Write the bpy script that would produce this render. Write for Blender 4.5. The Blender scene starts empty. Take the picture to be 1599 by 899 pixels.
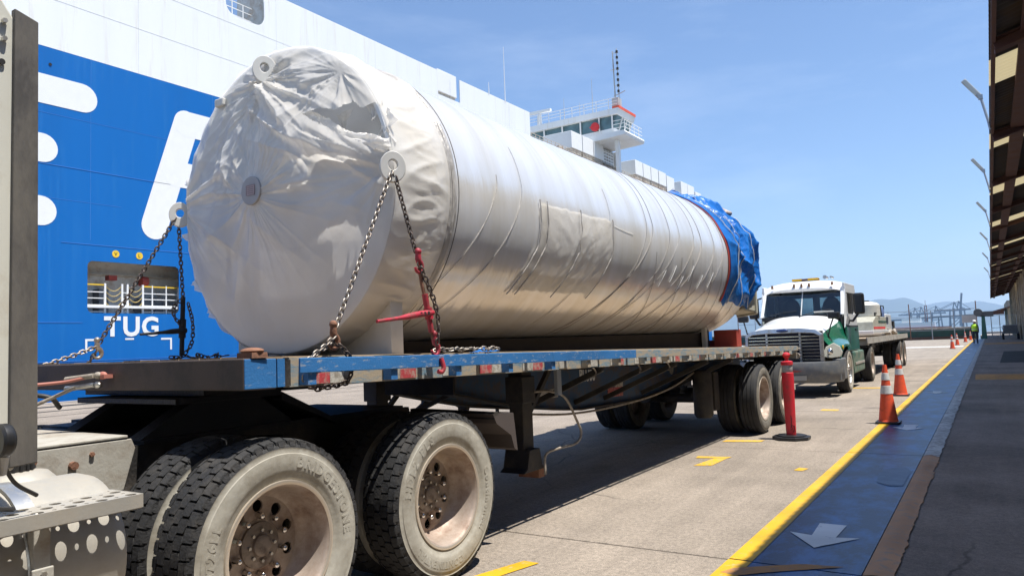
import bpy, bmesh, math, random
from mathutils import Vector, Matrix, noise
random.seed(7)
R_ = math.radians
sc = bpy.context.scene
col = sc.collection

# ------------------------------------------------------------------ camera
CAM_H = 1.46
cam_d = bpy.data.cameras.new('camera'); cam = bpy.data.objects.new('camera', cam_d); col.objects.link(cam)
cam_d.sensor_width = 36; cam_d.lens = 26.0; cam_d.clip_start = .05; cam_d.clip_end = 40000
right = Vector((.839111, .542605, -.038378)); fwd = Vector((-.539127, .838967, .074000))
right.normalize(); fwd = (fwd - right*fwd.dot(right)).normalized(); up = right.cross(fwd)
mw = Matrix((right, up, -fwd)).transposed().to_4x4(); mw.translation = Vector((0, 0, CAM_H))
cam.matrix_world = mw
sc.camera = cam

# ------------------------------------------------------------------ light
SUN = Vector((.335, .045, 1)).normalized()
world = bpy.data.worlds.new('World'); sc.world = world; world.use_nodes = True
wn = world.node_tree; bg = wn.nodes['Background']
sky = wn.nodes.new('ShaderNodeTexSky'); sky.sky_type = 'NISHITA'; sky.sun_disc = False
sky.sun_elevation = math.asin(SUN.z); sky.sun_rotation = math.atan2(SUN.x, SUN.y)
sky.air_density = 1.0; sky.dust_density = 0; sky.ozone_density = 7; sky.altitude = 0
# thin wisps of cloud high over the bay
tc = wn.nodes.new('ShaderNodeTexCoord'); mp = wn.nodes.new('ShaderNodeMapping'); mp.inputs['Scale'].default_value = (1.2, .5, 5)
mp.inputs['Rotation'].default_value = (0, .25, .3)
nz = wn.nodes.new('ShaderNodeTexNoise'); nz.inputs['Scale'].default_value = 2.2; nz.inputs['Detail'].default_value = 7; nz.inputs['Roughness'].default_value = .62
rp = wn.nodes.new('ShaderNodeMapRange'); rp.inputs['From Min'].default_value = .5; rp.inputs['From Max'].default_value = .8
rp.inputs['To Max'].default_value = .13
mx = wn.nodes.new('ShaderNodeMixRGB'); mx.inputs['Color2'].default_value = (9.0, 9.6, 10.4, 1)
L = wn.links.new
L(tc.outputs['Generated'], mp.inputs['Vector']); L(mp.outputs['Vector'], nz.inputs['Vector']); L(nz.outputs['Fac'], rp.inputs['Value'])
L(rp.outputs['Result'], mx.inputs['Fac']); L(sky.outputs['Color'], mx.inputs['Color1']); L(mx.outputs['Color'], bg.inputs['Color'])
bg.inputs['Strength'].default_value = .098
sl = bpy.data.lights.new('sun', 'SUN'); sl.energy = 4.7; sl.angle = R_(.53); sl.color = (1, .955, .88)
so = bpy.data.objects.new('sun', sl); col.objects.link(so); so.rotation_euler = SUN.to_track_quat('Z', 'Y').to_euler(); so.location = (20, 0, 60)
vs = sc.view_settings; vs.view_transform = 'Standard'; vs.look = 'None'; vs.gamma = 1; vs.exposure = .82; vs.use_curve_mapping = False

cy = sc.cycles if hasattr(sc, 'cycles') else None
if cy:
    cy.max_bounces = 5; cy.diffuse_bounces = 2; cy.glossy_bounces = 2; cy.transmission_bounces = 3; cy.transparent_max_bounces = 6; cy.volume_bounces = 1
# ------------------------------------------------------------------ materials
MATS = {}
def mat(name, c, rough=.6, metal=0, var=.12, scale=2.5, bump=0, bscale=60, dirt=None, spec=.5, coat=0, trans=0, stretch=None, alpha=1):
    if name in MATS: return MATS[name]
    m = bpy.data.materials.new(name); m.use_nodes = True; MATS[name] = m
    n = m.node_tree.nodes; l = m.node_tree.links.new; p = n['Principled BSDF']
    p.inputs['Roughness'].default_value = rough; p.inputs['Metallic'].default_value = metal
    p.inputs['Specular IOR Level'].default_value = spec; p.inputs['Coat Weight'].default_value = coat
    p.inputs['Transmission Weight'].default_value = trans
    co = n.new('ShaderNodeTexCoord'); src = co.outputs['Object']
    if stretch:
        mp = n.new('ShaderNodeMapping'); mp.inputs['Scale'].default_value = stretch; l(src, mp.inputs['Vector']); src = mp.outputs['Vector']
    nz = n.new('ShaderNodeTexNoise'); nz.inputs['Scale'].default_value = scale; nz.inputs['Detail'].default_value = 8; nz.inputs['Roughness'].default_value = .65
    l(src, nz.inputs['Vector'])
    r = n.new('ShaderNodeValToRGB'); e = r.color_ramp.elements
    e[0].position = .3; e[1].position = .7
    e[0].color = tuple(max(0, x*(1-var)) for x in c)+(1,); e[1].color = tuple(min(1, x*(1+var)) for x in c)+(1,)
    l(nz.outputs['Fac'], r.inputs['Fac']); out = r.outputs['Color']
    if dirt:
        dc, amt, ds = dirt
        n2 = n.new('ShaderNodeTexNoise'); n2.inputs['Scale'].default_value = ds; n2.inputs['Detail'].default_value = 9; n2.inputs['Roughness'].default_value = .7
        l(src, n2.inputs['Vector'])
        mr = n.new('ShaderNodeMapRange'); mr.inputs['From Min'].default_value = .62-amt*.35; mr.inputs['From Max'].default_value = .72
        l(n2.outputs['Fac'], mr.inputs['Value'])
        mi = n.new('ShaderNodeMixRGB'); mi.inputs['Color2'].default_value = tuple(dc)+(1,)
        l(mr.outputs['Result'], mi.inputs['Fac']); l(out, mi.inputs['Color1']); out = mi.outputs['Color']
        ra = n.new('ShaderNodeMapRange'); ra.inputs['To Min'].default_value = rough; ra.inputs['To Max'].default_value = min(1, rough+.35)
        l(mr.outputs['Result'], ra.inputs['Value']); l(ra.outputs['Result'], p.inputs['Roughness'])
    l(out, p.inputs['Base Color'])
    if bump:
        n3 = n.new('ShaderNodeTexNoise'); n3.inputs['Scale'].default_value = bscale; n3.inputs['Detail'].default_value = 6
        l(src, n3.inputs['Vector'])
        b = n.new('ShaderNodeBump'); b.inputs['Strength'].default_value = bump; b.inputs['Distance'].default_value = .02
        l(n3.outputs['Fac'], b.inputs['Height']); l(b.outputs['Normal'], p.inputs['Normal'])
    return m

DUST = (.36, .32, .25)
RUST = (.14, .065, .035)
def concrete(name, c, speck=.22, stain=.2, ripple=False):
    m = bpy.data.materials.new(name); m.use_nodes = True; n = m.node_tree.nodes; l = m.node_tree.links.new; p = n['Principled BSDF']
    p.inputs['Roughness'].default_value = .9; p.inputs['Specular IOR Level'].default_value = .3
    g = n.new('ShaderNodeNewGeometry'); pos = g.outputs['Position']
    def noi(s, d=6, r=.6, vec=pos):
        k = n.new('ShaderNodeTexNoise'); k.inputs['Scale'].default_value = s; k.inputs['Detail'].default_value = d; k.inputs['Roughness'].default_value = r
        l(vec, k.inputs['Vector']); return k.outputs['Fac']
    def rng(v, a, b, lo, hi):
        k = n.new('ShaderNodeMapRange'); k.inputs['From Min'].default_value = a; k.inputs['From Max'].default_value = b
        k.inputs['To Min'].default_value = lo; k.inputs['To Max'].default_value = hi; l(v, k.inputs['Value']); return k.outputs['Result']
    def mul(a, b):
        k = n.new('ShaderNodeMath'); k.operation = 'MULTIPLY'; l(a, k.inputs[0]); l(b, k.inputs[1]); return k.outputs[0]
    f1 = mul(rng(noi(26, 6, .9), .3, .7, 1-speck, 1+speck), rng(noi(130, 3, .8), .35, .65, 1-speck*.8, 1+speck*.8))
    f2 = rng(noi(.55, 9, .62), .32, .7, 1-stain, 1+stain*.5)
    mpn = n.new('ShaderNodeMapping'); mpn.inputs['Scale'].default_value = (2.2, .12, 1); l(pos, mpn.inputs['Vector'])
    f3 = rng(noi(1.6, 8, .7, mpn.outputs['Vector']), .38, .72, .84, 1.06)
    f4 = rng(noi(7, 9, .75), .58, .75, 1, .8)
    wv = n.new('ShaderNodeMixRGB'); wv.blend_type = 'ADD'; wv.inputs['Fac'].default_value = .35; l(pos, wv.inputs['Color1'])
    wn_ = n.new('ShaderNodeTexNoise'); wn_.inputs['Scale'].default_value = 1.3; wn_.inputs['Detail'].default_value = 6; l(pos, wn_.inputs['Vector']); l(wn_.outputs['Color'], wv.inputs['Color2'])
    vo = n.new('ShaderNodeTexVoronoi'); vo.feature = 'DISTANCE_TO_EDGE'; vo.inputs['Scale'].default_value = .38; l(wv.outputs['Color'], vo.inputs['Vector'])
    ck = rng(vo.outputs['Distance'], .0, .006, .0, 1); msk = rng(noi(.33, 3), .50, .62, 1, 0)
    ckm = n.new('ShaderNodeMath'); ckm.operation = 'MAXIMUM'; l(ck, ckm.inputs[0]); l(msk, ckm.inputs[1]); f5 = rng(ckm.outputs[0], 0, 1, .45, 1)
    f6 = rng(noi(1.1, 5, .5), .60, .72, 1, .74)
    f = mul(mul(mul(f1, f2), mul(f3, f4)), mul(f5, f6))
    mi = n.new('ShaderNodeMixRGB'); mi.blend_type = 'MULTIPLY'; mi.inputs['Fac'].default_value = 1; mi.inputs['Color1'].default_value = tuple(c)+(1,)
    l(f, mi.inputs['Color2']); l(mi.outputs['Color'], p.inputs['Base Color'])
    b = n.new('ShaderNodeBump'); b.inputs['Strength'].default_value = .55; b.inputs['Distance'].default_value = .006
    l(noi(90, 4, .7), b.inputs['Height']); l(b.outputs['Normal'], p.inputs['Normal'])
    MATS[name] = m
    return m
def paint(name, c, wear, wearc, rough=.5, hs=9, streak=(1, 1, 1), amt=.5, bump=.3):
    """road or body paint that is worn through to wearc in patches"""
    m = bpy.data.materials.new(name); m.use_nodes = True; n = m.node_tree.nodes; l = m.node_tree.links.new; p = n['Principled BSDF']
    g = n.new('ShaderNodeNewGeometry'); mp = n.new('ShaderNodeMapping'); mp.inputs['Scale'].default_value = streak; l(g.outputs['Position'], mp.inputs['Vector'])
    a = n.new('ShaderNodeTexNoise'); a.inputs['Scale'].default_value = hs; a.inputs['Detail'].default_value = 10; a.inputs['Roughness'].default_value = .72; l(mp.outputs['Vector'], a.inputs['Vector'])
    r = n.new('ShaderNodeMapRange'); r.inputs['From Min'].default_value = .68-wear*.3; r.inputs['From Max'].default_value = .74-wear*.2; r.inputs['To Max'].default_value = amt; l(a.outputs['Fac'], r.inputs['Value'])
    b = n.new('ShaderNodeTexNoise'); b.inputs['Scale'].default_value = 1.3; b.inputs['Detail'].default_value = 6; l(g.outputs['Position'], b.inputs['Vector'])
    q = n.new('ShaderNodeValToRGB'); q.color_ramp.elements[0].position = .3; q.color_ramp.elements[1].position = .7
    q.color_ramp.elements[0].color = tuple(x*.78 for x in c)+(1,); q.color_ramp.elements[1].color = tuple(min(1, x*1.15) for x in c)+(1,); l(b.outputs['Fac'], q.inputs['Fac'])
    mi = n.new('ShaderNodeMixRGB'); mi.inputs['Color2'].default_value = tuple(wearc)+(1,); l(r.outputs['Result'], mi.inputs['Fac']); l(q.outputs['Color'], mi.inputs['Color1'])
    l(mi.outputs['Color'], p.inputs['Base Color']); p.inputs['Roughness'].default_value = rough
    k = n.new('ShaderNodeTexNoise'); k.inputs['Scale'].default_value = 80; l(g.outputs['Position'], k.inputs['Vector'])
    bu = n.new('ShaderNodeBump'); bu.inputs['Strength'].default_value = bump; bu.inputs['Distance'].default_value = .005; l(k.outputs['Fac'], bu.inputs['Height']); l(bu.outputs['Normal'], p.inputs['Normal'])
    MATS[name] = m
    return m

concrete('concrete', (.295, .250, .204), .5, .30); concrete('concrete_far', (.315, .277, .235), .12); concrete('joint', (.05, .045, .04), .1)
concrete('asphalt', (.31, .25, .21), .3, .42); concrete('kerb_concrete', (.34, .31, .28), .2, .3)
paint('yellow_paint', (.60, .345, .008), .45, (.42, .36, .26), .55, 14, amt=.55)
paint('yellow_faint', (.60, .35, .012), .62, (.36, .30, .22), .7, 22, amt=.85)
paint('blue_walk', (.022, .115, .33), .95, (.006, .022, .065), .40, 2.6, (1.6, .8, 1), amt=.85)
paint('white_mark', (.80, .82, .83), .35, (.25, .3, .36), .6, 12, amt=.6)
paint('kerb_brown', (.52, .29, .16), .6, (.30, .26, .22), .8, 10, amt=.7)
paint('kerb_white', (.58, .58, .56), .7, (.22, .20, .18), .8, 9, amt=.8)
paint('orange_faint', (.42, .20, .06), .6, (.12, .12, .12), .7, 12, amt=.6)
paint('hump_orange', (.50, .24, .05), .6, (.16, .12, .09), .7, 8, amt=.6)
paint('rail_blue', (.035, .17, .42), .42, (.42, .43, .42), .5, 26, (1, .5, 1.6), amt=.75)
paint('rail_worn', (.14, .25, .33), 1.0, (.40, .32, .22), .6, 12, (1, .5, 2), amt=.9)
paint('tape_white', (.52, .50, .45), .75, (.26, .22, .17), .5, 24, amt=.8)
paint('tape_red', (.46, .06, .07), .75, (.42, .30, .25), .5, 26, amt=.8)
paint('beam_blue', (.035, .085, .17), .7, (.10, .07, .05), .55, 5, amt=.8)
paint('front_brown', (.085, .062, .05), .6, (.04, .035, .03), .6, 4, amt=.6)
paint('wood', (.36, .27, .18), .6, (.17, .12, .08), .85, 10, (3, .3, 3), amt=.7)
mat('frame_black', (.022, .02, .019), .6, dirt=((.09, .075, .06), .5, 4), bump=.2)
mat('grease', (.012, .011, .011), .45, bump=.2)
mat('rubber', (.02, .02, .021), .75, bump=.25, bscale=90, dirt=((.06, .055, .05), .4, 9))
mat('sidewall', (.40, .38, .325), .85, var=.18, scale=5, bump=.12, bscale=30, dirt=((.24, .215, .17), .6, 6))
mat('sidewall_dark', (.13, .12, .10), .85, var=.25, scale=5, bump=.12, dirt=((.26, .23, .18), .5, 6))
mat('rim_paint', (.45, .375, .315), .42, metal=.25, var=.15, scale=5, dirt=((.22, .14, .10), .6, 6))
mat('rim_lip', (.70, .62, .52), .3, metal=.6)
mat('hub', (.27, .225, .19), .45, metal=.3, dirt=((.10, .075, .06), .45, 12))
mat('chrome', (.75, .74, .72), .14, metal=1, var=.05)
mat('chrome_dull', (.62, .61, .58), .32, metal=.9, var=.12, dirt=((.30, .27, .22), .4, 8))
mat('aluminium', (.44, .42, .375), .5, metal=.35, var=.1, bump=.05, dirt=((.38, .34, .28), .6, 5))
mat('cab_white', (.66, .65, .57), .4, var=.04, dirt=((.5, .45, .36), .25, 3))
mat('extender', (.085, .078, .072), .62, var=.45, scale=3.5, stretch=(1, 1, .35), bump=.1, dirt=((.16, .145, .12), .7, 7))
mat('dusty_grey', (.42, .40, .35), .7, metal=.1, dirt=((.27, .22, .17), .45, 7), bump=.1)
mat('black_plastic', (.018, .018, .019), .4, var=.2)
mat('black_matt', (.012, .012, .013), .8)
mat('hose_grey', (.34, .30, .25), .6, dirt=((.15, .12, .09), .5, 20))
mat('hose_red', (.42, .16, .12), .6)
mat('hose_black', (.03, .028, .026), .55)
mat('chain_steel', (.42, .385, .34), .38, metal=.75, var=.35, scale=22, dirt=((.12, .075, .05), .65, 26))
mat('chain_dark', (.13, .105, .09), .5, metal=.6, var=.35, scale=22, dirt=((.05, .035, .03), .6, 26))
mat('binder_red', (.46, .025, .05), .45, var=.25, scale=14, dirt=((.15, .06, .05), .6, 20))
mat('rust', (.21, .10, .06), .85, var=.4, scale=14, bump=.3)
mat('white_paint', (.80, .80, .78), .45, var=.03)
mat('hull_white', (.80, .81, .80), .5, var=.03, scale=.35, stretch=(2.2, 2.2, .15), dirt=((.68, .65, .58), .22, 1.1))
mat('hull_blue', (.0, .128, .43), .5, spec=.3, var=.06, scale=.22, stretch=(2.2, 2.2, .12), dirt=((.004, .15, .45), .3, 1.6))
mat('ship_grey', (.46, .47, .46), .6, dirt=((.3, .2, .12), .35, 1.2))
mat('ship_beige', (.60, .55, .47), .7, dirt=((.34, .20, .12), .5, 1.5))
mat('ship_glass', (.09, .16, .17), .10, spec=.8, var=.5, scale=.6)
mat('yellow', (.80, .52, .03), .5); mat('red', (.60, .03, .03), .5); mat('orange_red', (.80, .10, .035), .5, dirt=((.45, .08, .04), .3, 9))
mat('cone_white', (.66, .66, .63), .4, dirt=((.42, .40, .36), .4, 14))
mat('post_red', (.64, .025, .04), .45, var=.12, dirt=((.36, .06, .05), .4, 9))
mat('lens_amber', (.75, .42, .02), .25); mat('lens_red', (.5, .015, .015), .2)
mat('grey_tape', (.33, .33, .33), .5, dirt=((.45, .44, .42), .5, 8))
mat('pvc_white', (.60, .585, .54), .55)
mat('line_dark', (.13, .12, .11), .6)
mat('line_light', (.78, .78, .76), .4)
mat('rope_white', (.66, .66, .62), .8)
mat('steel_red', (.34, .045, .03), .6, dirt=((.2, .05, .03), .4, 5))
mat('tank_steel', (.50, .50, .49), .38, metal=.35)
mat('canopy_brown', (.085, .034, .024), .65, dirt=((.15, .07, .04), .4, 3))
mat('canopy_sheet', (.07, .058, .05), .7, dirt=((.12, .08, .05), .4, 2))
mat('galv', (.42, .44, .45), .45, metal=.5)
mat('wall_beige', (.46, .40, .30), .85, var=.2, scale=1, bump=.1, dirt=((.28, .24, .18), .5, 1.5))
mat('green_paint', (.012, .15, .085), .22, coat=.6, var=.06)
mat('truck_white', (.82, .82, .80), .28, coat=.5, var=.03)
mat('bumper_grey', (.13, .14, .15), .45, dirt=((.22, .2, .17), .4, 5))
mat('step_green', (.05, .13, .095), .5, dirt=((.3, .28, .22), .6, 5))
mat('beige_panel', (.42, .41, .33), .5, dirt=((.3, .28, .22), .5, 6))
mat('dark_cloth', (.03, .032, .04), .9)
mat('green_dark', (.02, .085, .06), .6, dirt=((.05, .06, .05), .4, 2))
mat('skin', (.30, .17, .11), .6)
mat('vest', (.45, .80, .03), .7); mat('trousers', (.02, .026, .05), .85); mat('shirt', (.05, .06, .10), .8)
mat('hill', (.045, .075, .06), .95, var=.3, scale=.004)
mat('crane_blue', (.12, .17, .22), .7); mat('crane_red', (.30, .10, .07), .7)
def glass(name, c, alpha_tr=.75, rough=.03):
    m = bpy.data.materials.new(name); m.use_nodes = True; n = m.node_tree.nodes; l = m.node_tree.links.new
    p = n['Principled BSDF']; p.inputs['Base Color'].default_value = (*c, 1); p.inputs['Roughness'].default_value = rough
    t = n.new('ShaderNodeBsdfTransparent'); t.inputs['Color'].default_value = (.62, .72, .74, 1)
    g = n.new('ShaderNodeBsdfGlossy'); g.inputs['Roughness'].default_value = rough
    fr = n.new('ShaderNodeFresnel'); fr.inputs['IOR'].default_value = 1.5
    a = n.new('ShaderNodeMixShader'); a.inputs['Fac'].default_value = alpha_tr; b = n.new('ShaderNodeMixShader')
    l(p.outputs[0], a.inputs[1]); l(t.outputs[0], a.inputs[2]); l(fr.outputs[0], b.inputs['Fac']); l(a.outputs[0], b.inputs[1]); l(g.outputs[0], b.inputs[2])
    l(b.outputs[0], n['Material Output'].inputs['Surface']); MATS[name] = m
glass('window_glass', (.02, .03, .035), .86)
glass('lamp_lens', (.75, .76, .70), .35, .15)
def film(name, c, thin, rough=.22, bump=.5, scale=9, streak=(1, 1, 1), metal=0., clear=.35):
    """thin plastic sheet: diffuse + light passing through + gloss, finely crumpled"""
    m = bpy.data.materials.new(name); m.use_nodes = True; n = m.node_tree.nodes; l = m.node_tree.links.new
    p = n['Principled BSDF']; p.inputs['Roughness'].default_value = rough; p.inputs['Metallic'].default_value = metal; p.inputs['Specular IOR Level'].default_value = .6
    co = n.new('ShaderNodeTexCoord'); mp = n.new('ShaderNodeMapping'); mp.inputs['Scale'].default_value = streak; l(co.outputs['Object'], mp.inputs['Vector'])
    a = n.new('ShaderNodeTexNoise'); a.inputs['Scale'].default_value = scale; a.inputs['Detail'].default_value = 7; a.inputs['Distortion'].default_value = 1.2; l(mp.outputs['Vector'], a.inputs['Vector'])
    v = n.new('ShaderNodeTexVoronoi'); v.inputs['Scale'].default_value = scale*.5; l(mp.outputs['Vector'], v.inputs['Vector'])
    ad = n.new('ShaderNodeMath'); ad.operation = 'ADD'; l(a.outputs['Fac'], ad.inputs[0]); l(v.outputs['Distance'], ad.inputs[1])
    b = n.new('ShaderNodeBump'); b.inputs['Strength'].default_value = bump; b.inputs['Distance'].default_value = .03; l(ad.outputs[0], b.inputs['Height']); l(b.outputs['Normal'], p.inputs['Normal'])
    d = n.new('ShaderNodeTexNoise'); d.inputs['Scale'].default_value = 1.7; d.inputs['Detail'].default_value = 8; l(mp.outputs['Vector'], d.inputs['Vector'])
    r = n.new('ShaderNodeValToRGB'); r.color_ramp.elements[0].position = .35; r.color_ramp.elements[1].position = .68
    r.color_ramp.elements[0].color = (*c, 1); r.color_ramp.elements[1].color = (c[0]*.86, c[1]*.82, c[2]*.74, 1)
    l(d.outputs['Fac'], r.inputs['Fac']); l(r.outputs['Color'], p.inputs['Base Color'])
    t = n.new('ShaderNodeBsdfTranslucent'); t.inputs['Color'].default_value = (*c, 1)
    tr = n.new('ShaderNodeBsdfTransparent')
    m1 = n.new('ShaderNodeMixShader'); m1.inputs['Fac'].default_value = thin; l(p.outputs[0], m1.inputs[1]); l(t.outputs[0], m1.inputs[2])
    m2 = n.new('ShaderNodeMixShader'); m2.inputs['Fac'].default_value = thin*clear; l(m1.outputs[0], m2.inputs[1]); l(tr.outputs[0], m2.inputs[2])
    l((m2 if thin > .1 else p).outputs[0], n['Material Output'].inputs['Surface']); MATS[name] = m
film('film_clear', (.95, .935, .91), .44, .14, .10, 8)
film('film_shell', (.92, .915, .905), .0, .22, .09, 10, (.3, 2.6, .3), .40)
film('film_patch', (.90, .885, .86), .40, .18, .30, 9, clear=1.1)
film('tarp_blue', (.010, .17, .60), .12, .34, .35, 12)

# ------------------------------------------------------------------ mesh helpers
ORG = {}
def origin(o):
    return ORG.get(o, Vector((0, 0, 0)))
class MB:
    def __init__(s, xf=None): s.v = []; s.f = []; s.m = []; s.xf = xf
    def add(s, vs, fs, mi=0):
        b = len(s.v); s.v += [Vector(x) for x in vs]; s.f += [tuple(b+i for i in f) for f in fs]; s.m += [mi]*len(fs); return s
    def box(s, x0, x1, y0, y1, z0, z1, mi=0):
        if x0 > x1: x0, x1 = x1, x0
        if y0 > y1: y0, y1 = y1, y0
        if z0 > z1: z0, z1 = z1, z0
        return s.add([(x0,y0,z0),(x1,y0,z0),(x1,y1,z0),(x0,y1,z0),(x0,y0,z1),(x1,y0,z1),(x1,y1,z1),(x0,y1,z1)],
                     [(0,3,2,1),(4,5,6,7),(0,1,5,4),(1,2,6,5),(2,3,7,6),(3,0,4,7)], mi)
    def bar(s, p0, p1, w, h, mi=0, upv=(0, 0, 1)):
        p0 = Vector(p0); p1 = Vector(p1); d = (p1-p0).normalized(); u = Vector(upv); a = d.cross(u)
        if a.length < 1e-4: a = d.cross(Vector((1, 0, 0)))
        a.normalize(); u = a.cross(d); a *= w/2; u *= h/2
        return s.add([p0-a-u, p0+a-u, p0+a+u, p0-a+u, p1-a-u, p1+a-u, p1+a+u, p1-a+u],
                     [(0,1,2,3),(7,6,5,4),(0,4,5,1),(1,5,6,2),(2,6,7,3),(3,7,4,0)], mi)
    def cyl(s, p0, p1, r0, r1=None, n=12, mi=0, cap=True):
        r1 = r0 if r1 is None else r1; p0 = Vector(p0); p1 = Vector(p1); d = (p1-p0).normalized()
        a = d.cross(Vector((0, 0, 1)) if abs(d.z) < .9 else Vector((1, 0, 0))).normalized(); b = d.cross(a)
        vs = []
        for p, r in ((p0, r0), (p1, r1)):
            for i in range(n):
                t = 2*math.pi*i/n; vs.append(p + a*math.cos(t)*r + b*math.sin(t)*r)
        fs = [(i, (i+1) % n, n+(i+1) % n, n+i) for i in range(n)]
        if cap: fs += [tuple(range(n-1, -1, -1)), tuple(range(n, 2*n))]
        return s.add(vs, fs, mi)
    def tube(s, pts, r, n=8, closed=False, mi=0, rs=None):
        pts = [Vector(p) for p in pts]; k = len(pts); vs = []; pa = None
        for i, p in enumerate(pts):
            if closed: d = pts[(i+1) % k]-pts[i-1]
            else: d = pts[min(i+1, k-1)]-pts[max(i-1, 0)]
            d.normalize()
            if pa is None: a = d.cross(Vector((0, 0, 1)) if abs(d.z) < .9 else Vector((1, 0, 0))).normalized()
            else: a = (pa-d*pa.dot(d)).normalized()
            pa = a; b = d.cross(a); rr = rs[i] if rs else r
            for j in range(n):
                t = 2*math.pi*j/n; vs.append(p+a*math.cos(t)*rr+b*math.sin(t)*rr)
        fs = []
        for i in range(k if closed else k-1):
            o, q = i*n, ((i+1) % k)*n
            fs += [(o+j, o+(j+1) % n, q+(j+1) % n, q+j) for j in range(n)]
        if not closed: fs += [tuple(range(n-1, -1, -1)), tuple(range((k-1)*n, k*n))]
        return s.add(vs, fs, mi)
    def prism(s, poly, axis, a, b, mi=0):
        """2D polygon (counter-clockwise) in the plane normal to axis, extruded a..b; x:(y,z) y:(x,z) z:(x,y)"""
        def P(q, t): return {'x': (t, q[0], q[1]), 'y': (q[0], t, q[1]), 'z': (q[0], q[1], t)}[axis]
        n = len(poly); vs = [P(q, a) for q in poly]+[P(q, b) for q in poly]
        return s.add(vs, [tuple(range(n-1, -1, -1)), tuple(range(n, 2*n))]+[(i, (i+1) % n, n+(i+1) % n, n+i) for i in range(n)], mi)
    def lathe(s, prof, c, axis='x', n=32, mi=0, mis=None, closed=False):
        c = Vector(c); k = len(prof); vs = []
        for r, a in prof:
            for i in range(n):
                t = 2*math.pi*i/n; u, w = r*math.cos(t), r*math.sin(t)
                vs.append(c+Vector({'x': (a, u, w), 'y': (u, a, w), 'z': (u, w, a)}[axis]))
        b = len(s.v); s.v += vs
        for j in range(k if closed else k-1):
            q = (j+1) % k
            for i in range(n):
                s.f.append((b+j*n+i, b+j*n+(i+1) % n, b+q*n+(i+1) % n, b+q*n+i)); s.m.append(mis[j] if mis else mi)
        return s
    def ell(s, c, r, n=12, k=8, mi=0):
        c = Vector(c); r = Vector(r) if not isinstance(r, (int, float)) else Vector((r, r, r)); vs = []
        for j in range(k+1):
            p = math.pi*j/k
            for i in range(n):
                t = 2*math.pi*i/n; vs.append(c+Vector((r.x*math.sin(p)*math.cos(t), r.y*math.sin(p)*math.sin(t), r.z*math.cos(p))))
        return s.add(vs, [(j*n+i, (j+1)*n+i, (j+1)*n+(i+1) % n, j*n+(i+1) % n) for j in range(k) for i in range(n)], mi)
    def grid(s, nu, nv, fn, mi=0, wrap=False, keep=None):
        b = len(s.v); s.v += [Vector(fn(i/(nu if wrap else nu-1), j/(nv-1))) for j in range(nv) for i in range(nu)]
        for j in range(nv-1):
            for i in range(nu if wrap else nu-1):
                if keep and not keep((i+.5)/(nu-1), (j+.5)/(nv-1)): continue
                i2 = (i+1) % nu
                s.f.append((b+j*nu+i, b+j*nu+i2, b+(j+1)*nu+i2, b+(j+1)*nu+i)); s.m.append(mi)
        return s
    def build(s, name, mats, parent=None, smooth=0, bevel=0, kind=None, normals=True):
        me = bpy.data.meshes.new(name); o_ = origin(parent) if parent else Vector((0, 0, 0))
        vs = [(s.xf(v) if s.xf else v)-o_ for v in s.v]
        me.from_pydata([tuple(v) for v in vs], [], s.f)
        if isinstance(mats, str): mats = [mats]
        for q in mats: me.materials.append(MATS[q])
        if len(mats) > 1: me.polygons.foreach_set('material_index', s.m)
        if normals:
            bm = bmesh.new(); bm.from_mesh(me); bmesh.ops.recalc_face_normals(bm, faces=bm.faces); bm.to_mesh(me); bm.free()
        if smooth:
            me.polygons.foreach_set('use_smooth', [True]*len(me.polygons)); me.set_sharp_from_angle(angle=R_(smooth))
        me.update()
        o = bpy.data.objects.new(name, me); col.objects.link(o)
        if parent: o.parent = parent
        ORG[o] = o_
        if bevel:
            b = o.modifiers.new('bevel', 'BEVEL'); b.width = bevel; b.segments = 2; b.limit_method = 'ANGLE'; b.angle_limit = R_(40)
        if kind: o['kind'] = kind
        return o
def tag(o, label, cat, group=None):
    o['label'] = label; o['category'] = cat
    if group: o['group'] = group
    return o
def thing(name, label, cat, loc=(0, 0, 0), group=None):
    o = bpy.data.objects.new(name, None); col.objects.link(o); o.location = loc; o.empty_display_size = .2; ORG[o] = Vector(loc)
    return tag(o, label, cat, group)
def structure(name, loc=(0, 0, 0)):
    o = bpy.data.objects.new(name, None); col.objects.link(o); o.location = loc; ORG[o] = Vector(loc); o['kind'] = 'structure'; return o
def dup(o, parent=None, off=(0, 0, 0), rot=None):
    c = o.copy(); col.objects.link(c); c.parent = parent; c.location = Vector(o.location)+Vector(off)
    ORG[c] = ORG.get(o, Vector())+Vector(off)
    if rot is not None: c.rotation_euler = rot
    for ch in o.children: dup(ch, c)
    return c
def dup_mesh(o, parent, off=(0, 0, 0)):
    c = o.copy(); col.objects.link(c); c.parent = parent; c.location = Vector(o.location)+Vector(off); return c
TXT = {}
def text_geo(ch, size, ext, bold=0.0):
    key = (ch, size, ext, bold)
    if key in TXT: return TXT[key]
    cu = bpy.data.curves.new('t', 'FONT'); cu.body = ch; cu.size = size; cu.extrude = ext; cu.offset = bold; cu.resolution_u = 3
    o = bpy.data.objects.new('t', cu); col.objects.link(o)
    dg = bpy.context.evaluated_depsgraph_get(); dg.update(); e = o.evaluated_get(dg); me = e.to_mesh()
    vs = [v.co.copy() for v in me.vertices]; fs = [tuple(p.vertices) for p in me.polygons]
    e.to_mesh_clear(); bpy.data.objects.remove(o); bpy.data.curves.remove(cu)
    w = max([v.x for v in vs], default=size*.3)
    TXT[key] = (vs, fs, w); return TXT[key]
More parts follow.
